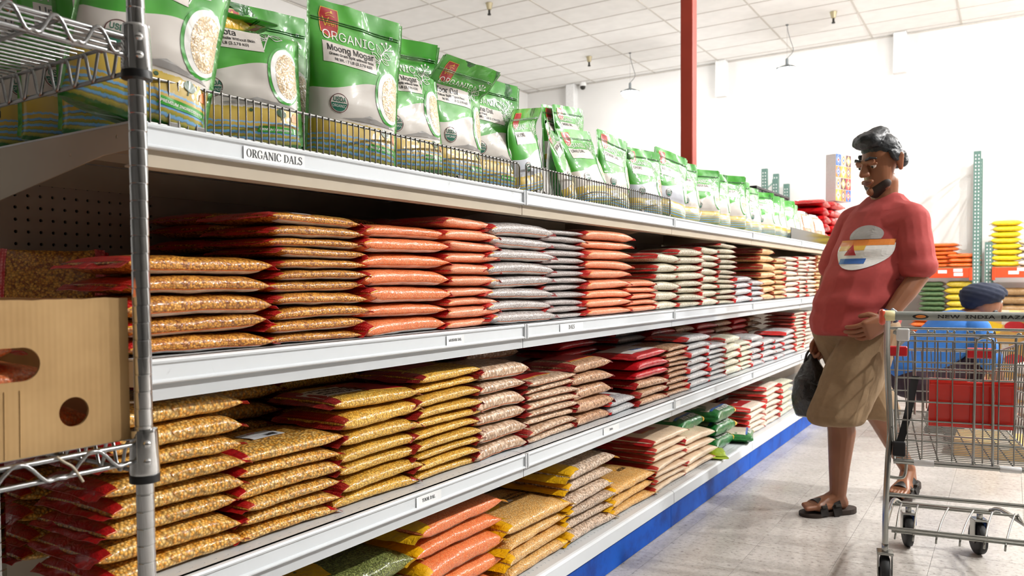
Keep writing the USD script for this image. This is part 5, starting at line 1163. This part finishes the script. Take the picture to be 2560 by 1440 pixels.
for e in (-1, 1):
    q = trimesh.creation.icosphere(2, .0115); q.apply_translation(H(.0675, e * .033, .012)); part(bp, "eye", q, MATS["m_eyewhite"], True)
    q = trimesh.creation.icosphere(2, .0066); q.apply_translation(H(.0735, e * .033, .009)); part(bp, "iris", q, MATS["m_iris"], True)
    lid = fuse([hullof(ball(H(.072, e * .018, .020), .006), ball(H(.068, e * .048, .019), .006), ball(H(.073, e * .033, .020), .0085))], .005, 2); part(bp, "eyelid", lid, MATS["m_skin"], True)
    br = fuse([hullof(ball(H(.086, e * .016, .040), .005), ball(H(.084, e * .036, .046), .006)), hullof(ball(H(.084, e * .036, .046), .006), ball(H(.070, e * .054, .040), .004))], .004, 2); part(bp, "eyebrow", br, MATS["m_hair"], True)
part(bp, "mouth", fuse([hullof(ball(H(.088, .022, -.054), .003), ball(H(.088, -.022, -.054), .003), ball(H(.091, 0, -.050), .005), ball(H(.090, 0, -.060), .005))], .004, 2), MATS["m_lip"], True)
hair = fuse([hullof(ellb(H(-.022, 0, .072), (.082, .084, .070)), ball(H(-.085, 0, .01), .030), ball(H(-.065, .055, .0), .028), ball(H(-.065, -.055, .0), .028)), hullof(ball(H(.048, .032, .112), .034), ball(H(.048, -.032, .112), .034), ball(H(-.03, 0, .122), .046), ball(H(.072, .01, .122), .022)),
              hullof(ball(H(.010, .078, .052), .012), ball(H(-.004, .081, .018), .010), ball(H(-.05, .07, .03), .022)), hullof(ball(H(.010, -.078, .052), .012), ball(H(-.004, -.081, .018), .010), ball(H(-.05, -.07, .03), .022))], .010, 4)
hv = np.array(hair.vertices); hair.vertices = hv + hair.vertex_normals * ((meshkit.fbm(hv * 70, 2, 3) - .5) * .010)[:, None]
part(man, "hair", hair, MATS["m_hair"], True)
part(bp, "stubble", fuse([hullof(ball(H(.056, 0, -.094), .0285), ball(H(.030, .040, -.068), .026), ball(H(.030, -.040, -.068), .026), ball(H(.05, 0, -.105), .022))], .008, 3), MATS["m_beard"], True)
# t-shirt
hemc = P3(.012, 0, .845)
def ring(c, rf, rs, n=14, tilt=0):
    return [ball(c + fw * rf * math.cos(g) * .86 + sd * rs * math.sin(g) * .86 + up * tilt * math.cos(g), .028, 10) for g in np.linspace(0, 2 * PI, n, endpoint=False)]
R1 = ring(P3(.150, -.015, 1.365), .095, .165); R2 = ring(P3(.128, -.015, 1.26), .140, .185); R3 = ring(P3(.065, 0, 1.07), .185, .185); R4 = ring(P3(.030, 0, .96), .198, .190); R5 = ring(hemc, .190, .190, tilt=.0)
slv = lambda a, b, t: a + (b - a) * t
shirt = [hullof(*R1, *R2), hullof(*R2, *R3), hullof(*R3, *R4), hullof(*R4, *R5), hullof(*R1, ball(neck - up * .012 - fw * .012, .062), ball(neck - up * .02 + sd * .06, .05), ball(neck - up * .02 - sd * .06, .05)),
         hullof(ball(shL, .078), ball(slv(shL, elL, .45), .076)), hullof(ball(slv(shL, elL, .45), .076), ball(slv(shL, elL, .80), .082)), hullof(ball(shL, .078), ball(neck - up * .05, .07), ball(P3(.16, .07, 1.31), .09)),
         hullof(ball(shR, .076), ball(slv(shR, elR, .75), .078)), hullof(ball(shR, .076), ball(neck - up * .05, .07), ball(P3(.11, -.09, 1.31), .09))]
sm = fuse(shirt, .014, 8)
v = np.array(sm.vertices); wr = np.sin(v[:, 2] * 62 + 9 * (v @ fw) + 5 * meshkit.noise(v * 7, 5)) * meshkit.noise(v * 5 + 3, 8)
sm.vertices = v + sm.vertex_normals * (.010 * wr * np.interp(v[:, 2], [.84, .95, 1.15, 1.35], [1, 1, .8, .1]) + .008 * (meshkit.fbm(v * 12, 3, 2) - .5))[:, None]
shp = part(man, "t_shirt", sm, MATS["m_shirtred"], True)
part(shp, "collar", tube(np.array([neck - up * .000 - fw * .012 + fw * .066 * math.cos(g) + sd * .072 * math.sin(g) - up * (.030 * math.cos(g) + .004) for g in np.linspace(0, 2 * PI, 28, endpoint=False)]), .0075, 8, closed=True), MATS["m_shirtred"], True)
# faded chest print: bands and a pale mountain shape, laid on the cloth
def chest_print(poly, mat, nm, off=.004):
    """poly in (across, up) metres about the chest's middle."""
    m_ = wrapdecal(ext(poly, .0005), lambda q: q, .02); q = np.array(m_.vertices)
    c0 = P3(.100, 0, 1.215) + sd * .045; o = c0 + fw[None] * .45 + sd[None] * q[:, :1] * 1.2 + up[None] * q[:, 1:2] * 1.2
    loc, ri, _ = sm.ray.intersects_location(o, np.repeat(-fw[None], len(o), 0), multiple_hits=False)
    keep = np.full(len(o), .26); 
    hit = np.linalg.norm(loc - o[ri], axis=1); keep[ri] = hit
    if len(ri): keep[np.setdiff1d(np.arange(len(o)), ri)] = hit.max()
    m_.vertices = o - fw[None] * (keep - off - q[:, 2])[:, None]
    part(shp, nm, m_, MATS[mat])
chest_print(aff.scale(Point(0, .0).buffer(.085, 10), 1.15, 1).intersection(sbox(-.1, -.085, .1, .015)), "i_ovalwhite", "print_ground", .003)
chest_print(aff.scale(Point(.0, .045).buffer(.05, 8), 1.2, .75).intersection(sbox(-.1, .03, .1, .1)), "i_grey", "print_cloud", .003)
chest_print(sbox(-.095, .006, .095, .028), "i_house", "print_band", .004)
chest_print(sbox(-.09, -.012, .02, .006), "i_gold", "print_band", .004)
chest_print(sbox(-.07, -.062, .03, -.042), "i_blue", "print_band", .004)
chest_print(Polygon([(-.055, -.03), (-.03, .012), (-.005, -.03)]), "i_shield", "print_peak", .0045)
# shorts
waist = ring(P3(.018, 0, .87), .165, .175)
def legtube(hip, kn, hem, r0, r1): return hullof(ball(hip, r0), ball(slv(hip, kn, .5), (r0 + r1) / 2), *[ball(hem + fw * r1 * .72 * math.cos(g) + sd * r1 * .72 * math.sin(g), .036, 10) for g in np.linspace(0, 2 * PI, 10, endpoint=False)])
hemL, hemR = slv(hipL, knL, 1.0) + up * -.030 + fw * .012, slv(hipR, knR, 1.0) + up * -.030
shorts = [hullof(*waist, ball(hipL, .115), ball(hipR, .115)), legtube(hipL, knL, hemL, .118, .132), legtube(hipR, knR, hemR, .118, .128)]
st_ = fuse(shorts, .016, 6); v = np.array(st_.vertices)
st_.vertices = v + st_.vertex_normals * ((meshkit.fbm(v * [11, 11, 6], 3, 7) - .5) * .026)[:, None]
part(man, "shorts", st_, MATS["m_khaki"], True)
# sandals
for heel, toe, an in ((heelL, toeL, anL), (heelR, toeR, anR)):
    d = toe - heel; dd = d / np.linalg.norm(d); s2 = np.cross(up, dd); s2 /= np.linalg.norm(s2)
    A = np.eye(4); A[:3, 0] = dd; A[:3, 1] = s2; A[:3, 2] = np.cross(dd, s2); A[:3, 3] = heel - np.cross(dd, s2) * .045
    so = aff.scale(Point(0, 0).buffer(.05, 10), 1, .82).union(sbox(0, -.041, .15, .043)).union(aff.scale(Point(.175, .003).buffer(.052, 10), 1.15, 1)).buffer(.01).buffer(-.01)
    s_ = ext(so, .020); s_.apply_transform(A); sp = part(man, "sandal", s_, MATS["m_sole"], 30)
    for x0, w, hh in ((.055, .040, .072), (.125, .038, .060)):
        g = np.linspace(-.1, PI + .1, 16); P = np.stack([np.stack([np.full(16, x0 + k * w), np.cos(g) * .052, .016 + np.sin(g) * (hh + .006 * (1 - k)) * .93 - .02 * k * (x0 < .1)], -1) for k in (0, .5, 1)], 1)
        b_ = sheet(P, .005); b_.apply_transform(A); part(sp, "strap", b_, MATS["m_sandal"], True)
        bu = rbox(x0 + .004, x0 + w - .006, .040, .056, .045, .056, .003); bu.apply_transform(A); part(sp, "buckle", bu, MATS["m_darkmetal"])
# watch on his left wrist
wd = wrL - elL; wd /= np.linalg.norm(wd); wa = np.cross(wd, up); wa /= np.linalg.norm(wa); wb = np.cross(wd, wa)
wc = wrL - wd * .028
wt = part(man, "wrist_watch", tube(np.array([wc + (wa * math.cos(g) + wb * math.sin(g)) * .0345 for g in np.linspace(0, 2 * PI, 22, endpoint=False)]), .009, 8, closed=True), MATS["m_watch"], True)
A = np.eye(4); A[:3, 0] = wd; A[:3, 1] = wb; A[:3, 2] = wa; n_ = -E2 * 0
fcn = np.array([0, -1.0, .2]); fcn = fcn - wd * (fcn @ wd); fcn /= np.linalg.norm(fcn)
fcm = hullof(*[ball(wc + fcn * .040 + wd * a + np.cross(wd, fcn) * b, .006, 10) for a in (-.016, .016) for b in (-.016, .016)]); part(wt, "watch_face", fuse([fcm], .008, 0), MATS["m_watchface"], 30)
# the dark carrier bag in his right hand
cb = thing("carrier_bag", "black plastic carrier bag hanging from the man's far hand", "bag", MAN)
bc = wrR + np.array([-.045, 0, -.08])
bgm = fuse([hullof(ball(bc + np.array([0, 0, -.02]), .02), *[ball(bc + np.array([.055 * math.cos(g), .04 * math.sin(g), -.13]), .03, 10) for g in np.linspace(0, 2 * PI, 9)[:-1]]), hullof(*[ball(bc + np.array([r * math.cos(g), .65 * r * math.sin(g), zz]), .03, 10) for g in np.linspace(0, 2 * PI, 9)[:-1] for r, zz in ((.055, -.13), (.068, -.22), (.05, -.28))])], .016, 5)
v = np.array(bgm.vertices); bgm.vertices = v + bgm.vertex_normals * ((meshkit.fbm(v * 16, 3, 6) - .5) * .022)[:, None]
film("f_blackbag", "1a1a1e", "101014", wrinkle=.6)
part(cb, "bag_body", bgm, MATS["f_blackbag"], True)
part(cb, "bag_handle", tube(smooth_path([bc + np.array([.035, 0, -.05]), bc + np.array([.03, 0, .0]), bc + np.array([.01, 0, .022]), bc + np.array([-.02, 0, .0]), bc + np.array([-.035, 0, -.05])], 6), .006, 8), MATS["f_blackbag"], True)

# ------------------------------------------------------------------ the crouching shopper in blue, beyond the cart
C = np.eye(4); C[:3, 0] = E1; C[:3, 1] = -E2; C[:3, 3] = (.88, 6.00, -.02)
cp = thing("person", "person in a blue shirt and navy turban crouching beyond the cart", "person", C)
n2, p2 = np.array([.10, .0, .83]), np.array([-.20, .08, .40])
h2 = np.array([.215, -.03, .925])
s1, s3 = n2 + np.array([-.03, -.19, -.06]), n2 + np.array([-.03, .19, -.06])
e1, w1 = s1 + np.array([.10, -.03, -.27]), s1 + np.array([.20, .02, -.46])
e3, w3 = s3 + np.array([.12, .0, -.25]), s3 + np.array([.26, -.04, -.40])
k1, k3 = p2 + np.array([.34, -.14, .14]), p2 + np.array([.34, .12, .10])
a1, a3 = np.array([-.02, -.10, .09]), np.array([.0, .18, .09])
bb = [hullof(ellb(n2 + [-.08, 0, -.08], (.14, .19, .13)), ellb(p2 + [.03, 0, .10], (.15, .17, .12))), chain([(n2, .06), (h2 - [.02, 0, .05], .055)]), ellb(h2, (.095, .078, .105)), hullof(ball(h2 + [.07, 0, -.06], .035), ball(h2 + [.085, -.0, -.01], .03)), ball(h2 + [.105, 0, -.02], .014),
      chain([(s1, .055), (e1, .042), (w1, .028)]), chain([(s3, .055), (e3, .042), (w3, .028)]), chain([(p2 + [0, -.09, 0], .10), (k1, .065), (a1, .04)]), chain([(p2 + [0, .09, 0], .10), (k3, .065), (a3, .04)]),
      hullof(ball(a1 + [-.03, 0, -.05], .035), ball(a1 + [.17, 0, -.055], .03)), hullof(ball(a3 + [-.03, 0, -.05], .035), ball(a3 + [.17, 0, -.055], .03))]
bb += hand(w1, np.array([.3, .1, -1.0]), np.array([1, .3, 0]), np.array([.3, 1, .2]), .35) + hand(w3, np.array([.5, -.1, -.9]), np.array([1, -.3, 0]), np.array([.3, -1, .2]), .35)
bpp = part(cp, "body", fuse(bb, .016, 6), MATS["m_skinpale"], True)
part(cp, "shirt", fuse([hullof(ellb(n2 + [-.07, 0, -.09], (.165, .215, .145)), ellb(p2 + [.02, 0, .10], (.185, .195, .13))), hullof(ball(s1, .078), ball(e1 * .75 + s1 * .25, .075)), hullof(ball(s3, .078), ball(e3 * .75 + s3 * .25, .075)), hullof(ball(s1, .075), ball(n2 - [.02, 0, .02], .07), ball(s3, .075))], .016, 7), MATS["m_shirtblue"], True)
part(cp, "trousers", fuse([hullof(ball(p2 + [0, -.09, 0], .135), ball(p2 + [0, .09, 0], .135)), hullof(ball(p2 + [0, -.09, 0], .125), ball(k1, .085)), hullof(ball(p2 + [0, .09, 0], .125), ball(k3, .085)), hullof(ball(k1, .08), ball(a1 + [0, 0, .03], .06)), hullof(ball(k3, .08), ball(a3 + [0, 0, .03], .06))], .018, 6), MATS["m_maroon"], True)
for a in (a1, a3):
    part(cp, "shoe", fuse([hullof(ball(a + [-.035, 0, -.052], .036), ball(a + [.10, 0, -.055], .034), ball(a + [.19, 0, -.062], .027), ball(a + [0, 0, -.015], .042))], .014, 3), MATS["m_strap"], True)
tb = fuse([hullof(ellb(h2 + [-.02, 0, .062], (.140, .125, .078)), ball(h2 + [-.10, 0, .02], .060)), hullof(ellb(h2 + [.03, 0, .085], (.095, .085, .055)), ball(h2 + [.13, 0, .065], .022))], .012, 4)
v = np.array(tb.vertices); tb.vertices = v + tb.vertex_normals * (np.sin((v[:, 2] + .35 * v[:, 0]) * 190) * .0022)[:, None]
part(cp, "turban", tb, MATS["m_navy"], True)
part(bpp, "beard", fuse([hullof(ball(h2 + [.065, 0, -.085], .035), ball(h2 + [.03, .05, -.06], .025), ball(h2 + [.03, -.05, -.06], .025))], .01, 3), MATS["m_hair"], True)
for e in (-1, 1):
    q = trimesh.creation.icosphere(2, .011); q.apply_translation(h2 + [.086, e * .032, .012]); part(bpp, "eye", q, MATS["m_eyewhite"], True)
# ------------------------------------------------------------------ things farther off
plain("m_rackgreen", "5d7d74", 0.5, var=.1); plain("m_beam", "d2481a", 0.45, var=.06); plain("m_pallet", "a5835a", 0.8, var=.15, scale=12.0); plain("m_black", "1d1d20", 0.5)
film("f_orange", "e8701a", "d65a10", wrinkle=.5); film("f_ricyellow", "f0d414", "e2c00c", wrinkle=.5); film("f_sackyellow", "d8c43a", "c2ac2a"); film("f_sackgreen", "5f7f52", "4d6a44"); film("f_sackwhite", "ddd6cc", "cfc6ba"); film("f_brownpaper", "a07f55", "8d6d45", coat=.2); film("f_redbag", "d4151c", "b80f16", wrinkle=.5)
RY = 12.6
def upright(x, y0, y1, h, label):
    t = thing("rack_upright", label, "rack upright")
    for y in (y0, y1):
        p = part(t, "post", cat_([rbox(x - .045, x + .045, y - .002, y + .002, 0, h, .0015, 6), rbox(x - .045, x - .041, y, y + .07, 0, h, .0015, 6), rbox(x + .041, x + .045, y, y + .07, 0, h, .0015, 6)]), MATS["m_rackgreen"])
        part(p, "punched_holes", cat_([bx(x - .026 + d, x - .012 + d, y - .0035, y - .0018, z, z + .022) for z in np.arange(.06, h - .05, .05) for d in (0, .038)]), MATS["m_whiteplastic"], kind="stuff")
        part(p, "foot_plate", rbox(x - .06, x + .06, y - .03, y + .10, 0, .008, .002, 6), MATS["m_rackgreen"])
    zs_ = list(np.arange(.25, h - .2, .75))
    for k, z in enumerate(zs_): part(t, "lattice_brace", tube([(x, y0 + .04, z), (x, y1 + .03, min(h - .1, z + .70))], .014, 6), MATS["m_rackgreen"])
upright(.822, RY, RY + .82, 2.83, "tall green steel rack upright standing right of the man, against the white wall")
upright(.968, RY + .02, RY + .82, 1.57, "short green steel rack upright just right of the tall one")
upright(-2.10, RY + .1, RY + .82, 2.84, "green rack upright rising behind the far green pouches")
upright(-1.93, RY + .1, RY + .82, 2.66, "second green rack upright behind the far green pouches")
def beam(x0, x1, z, label, cards):
    t = thing("rack_beam", label, "rack beam")
    for y in (RY - .02, RY + .80):
        b = part(t, "beam", rbox(x0, x1, y - .025, y + .025, z - .135, z, .006), MATS["m_beam"])
    for xa, xb in ((x0 - .004, x0 + .035), (x1 - .035, x1 + .004)): part(t, "connector_plate", rbox(xa, xb, RY - .050, RY - .040, z - .17, z + .01, .003), MATS["m_beam"])
    part(t, "deck_board", rbox(x0 + .01, x1 - .01, RY - .01, RY + .79, z + .0005, z + .014, .003), MATS["m_pallet"])
    for a, b_, zz in cards: part(t, "label_card", rbox(a, b_, RY - .048, RY - .0455, z - zz - .045, z - zz, .001, 6), MATS["m_card"])
BZ = 1.215
beam(-1.86, .775, BZ, "orange rack beam with white labels, left of the tall upright", ((.36, .47, .025), (.55, .66, .008), (.555, .665, .065)))
beam(1.015, 3.6, BZ, "orange rack beam right of the uprights", ((1.20, 1.32, .045), (1.30, 1.48, .002)))
def sack_class(name, body, end, L=.46, W=.34, T=.085, seed=0, lab=None):
    c = kindclass(name); p = Pillow(L, W, T, seed=seed, lump=.009, sharp=6.0)
    part(c, "sack_body", p.body(26, 20), MATS[body], True)
    for e in (-1, 1): part(c, "end_seal", p.seal(e, .03, .3, 8), MATS[end], True)
    part(c, "side_print", p.patch(-.35, .35, -PI * .2, PI * .22, 8, 6, off=.002), MATS[lab or end], True)
    return c
oc = sack_class("orange_sack", "f_orange", "f_orange", .40, .34, .07, 201, "f_sackwhite"); yc = sack_class("yellow_sack", "f_ricyellow", "f_ricyellow", .36, .34, .085, 202, "f_lime"); wc_ = sack_class("white_sack", "f_sackwhite", "f_sackwhite", .40, .34, .10, 203)
y2 = sack_class("dull_yellow_sack", "f_sackyellow", "f_sackyellow", .36, .40, .085, 204); gc = sack_class("green_white_sack", "f_sackgreen", "f_redbag", .34, .40, .060, 205, "f_sackwhite"); bc_ = sack_class("brown_sack", "f_brownpaper", "f_brownpaper", .44, .38, .12, 206); rc = sack_class("red_sack", "f_redbag", "f_redbag", .46, .30, .075, 207)
def pile(cls, nm, x, y, z, n, h, T, what, where, rot=PI / 2, rg=random.Random(5), top="topmost"):
    for i in range(n):
        copy(cls, nm, f"{what}, {ORD[i] if i < n - 1 else top} of the pile {where}", "sack", Tm(x + rg.uniform(-.012, .012), y, z + i * h) @ Rz(rot + rg.uniform(-.05, .05)) @ Sm(1, 1, h / T * .965))
DZ = BZ + .0145
pile(oc, "orange_sack", .40, RY + .18, DZ, 6, .058, .07, "orange and white sack", "on the left rack beam", PI / 2 + .0)
pile(oc, "orange_sack", .665, RY + .17, DZ, 3, .066, .07, "orange sack", "beside the tall upright", PI / 2 + .1)
pile(yc, "yellow_sack", 1.175, RY + .18, DZ, 8, .080, .085, "bright yellow sack", "on the right rack beam")
pile(wc_, "white_sack", 1.50, RY + .18, DZ, 4, .098, .10, "white sack", "right of the yellow sacks")
for k, x in enumerate((.28, .62, 1.30)):
    t = thing("pallet", ["wooden pallet under the green and white sacks", "wooden pallet under the dull yellow sacks", "wooden pallet under the brown sacks"][k], "pallet", Tm(x, RY + .22, 0))
    for q in range(5): part(t, "top_board", rbox(-.16, .16, -.22 + .09 * q, -.15 + .09 * q, .10, .118, .002, 6), MATS["m_pallet"])
    for q in (-.14, 0, .12): part(t, "stringer", rbox(q, q + .035, -.22, .21, .0, .0995, .002, 6), MATS["m_pallet"])
pile(gc, "green_sack", .28, RY + .22, .1185, 13, .070, .060, "green and white sack with red end", "under the left beam")
pile(y2, "yellow_sack", .625, RY + .22, .1185, 10, .092, .085, "dull yellow sack", "under the left beam by the upright")
pile(bc_, "brown_sack", 1.30, RY + .22, .1185, 7, .118, .12, "brown paper sack", "under the right beam")
pile(oc, "orange_sack", .25, RY - .35, 0.0005, 9, .068, .07, "orange sack", "standing on the floor in front of the rack")
pile(rc, "red_sack", -.27, 7.20, ZT + .0008, 6, .070, .075, "glossy red sack", "at the far end of the top shelf", .1)
pile(rc, "red_sack", -.27, 7.74, ZT + .0008, 6, .074, .075, "glossy red sack", "nearest the man's head on the top shelf", -.05)
# patterned tin-tile box on the red sacks
tb_ = thing("patterned_box", "tall box printed with coloured square tiles, standing on the red sacks by the man's head", "box", Tm(-.135, 7.76, ZT + .0008 + 6 * .074 + .001) @ Rz(-.35))
part(tb_, "box_body", rbox(-.05, .05, -.13, .13, 0, .43, .004), MATS["i_ovalwhite"])
tc = ["i_grey", "i_blue", "i_ring", "i_house", "i_shield", "i_gold", "i_blue", "i_house"]
for r in range(4):
    for c in range(3):
        cy_, cz_ = -.0865 + .0865 * c, .055 + .107 * r; k = (r * 3 + c * 2) % 8
        q = [(.036, 0), (0, .045), (-.036, 0), (0, -.045)]
        o = Polygon([(a, b) for a, b in q]); i_ = Polygon([(a * .62, b * .62) for a, b in q])
        for nm, pl_, mt in (("tile_print", o.difference(i_), tc[k]), ("tile_centre", Point(0, 0).buffer(.012, 6), tc[(k + 3) % 8]), ("tile_corner", sbox(-.042, -.052, .042, .052).difference(aff.scale(o, 1.12, 1.12)), tc[(k + 5) % 8])):
            m_ = ext(pl_, .0006); v = m_.vertices; m_.vertices = np.stack([.0502 + v[:, 2], cy_ + v[:, 0], cz_ + v[:, 1]], 1); part(tb_, nm, m_, MATS[mt])
# black crates on the back of the top shelf
for k in range(3):
    t = thing("black_crate", ["lowest black plastic crate at the back of the far top shelf", "middle black plastic crate at the back of the far top shelf", "uppermost black plastic crate seen over the far pouches"][k], "crate", Tm(-.445, 6.35, ZT + .001 + .142 * k))
    part(t, "crate_body", bx(-.075, .075, -.50, .50, 0, .118), MATS["m_black"])
    part(t, "crate_rim", rbox(-.082, .082, -.51, .51, .118, .140, .004), MATS["m_black"])
    for y in np.linspace(-.45, .45, 9): part(t, "crate_rib", rbox(.0745, .081, y - .008, y + .008, .002, .118, .002, 6), MATS["m_black"])
# cartons and sacks beyond the cart
plain("m_carton", "c79a55", 0.7, var=.08, scale=8.0); plain("m_cartonyellow", "e2b81e", 0.6)
for k, (x, y, z, w, d, h, lab) in enumerate(((1.19, 7.62, .0, .36, .40, .27, "lowest tan fruit carton beyond the crouching person"), (1.19, 7.62, .271, .36, .40, .27, "middle tan fruit carton beyond the crouching person"), (1.19, 7.62, .542, .36, .40, .26, "uppermost tan fruit carton with yellow and red print"), (1.56, 7.40, 0, .24, .36, .50, "tall yellow carton at the right picture edge"), (1.56, 7.40, .501, .24, .36, .50, "upper yellow carton at the right picture edge"), (1.20, 5.60, 0, .52, .40, .10, "low tan carton on the floor seen through the cart"))):
    t = thing("carton", lab, "carton", Tm(x, y, z))
    part(t, "carton_body", rbox(-w / 2, w / 2, -d / 2, d / 2, .0005, h, .004, 6), MATS["m_cartonyellow" if k in (3, 4) else "m_carton"])
    f = -d / 2 - .0008
    if k < 3:
        for nm, pl_, mt in (("leaf_print", Polygon([(-w * .45, h * .2), (-w * .1, h * .35), (-w * .05, h * .6), (-w * .4, h * .75)]), "m_cartonyellow"), ("oval_print", aff.scale(Point(w * .18, h * .55).buffer(.055, 10), 1.3, .8), "i_red")):
            m_ = ext(pl_, .0008); v = m_.vertices; m_.vertices = np.stack([v[:, 0], f - v[:, 2] + .0004, v[:, 1]], 1); part(t, nm, m_, MATS[mt])
    part(t, "packing_tape", rbox(-.025, .025, -d / 2 - .0005, d / 2 + .0005, h * .6, h + .0006, .0003, 4), MATS["f_clear"])
pile(wc_, "white_sack", 1.46, 6.70, .0005, 5, .095, .10, "white sack", "on the floor right of the crouching person", 1.2)
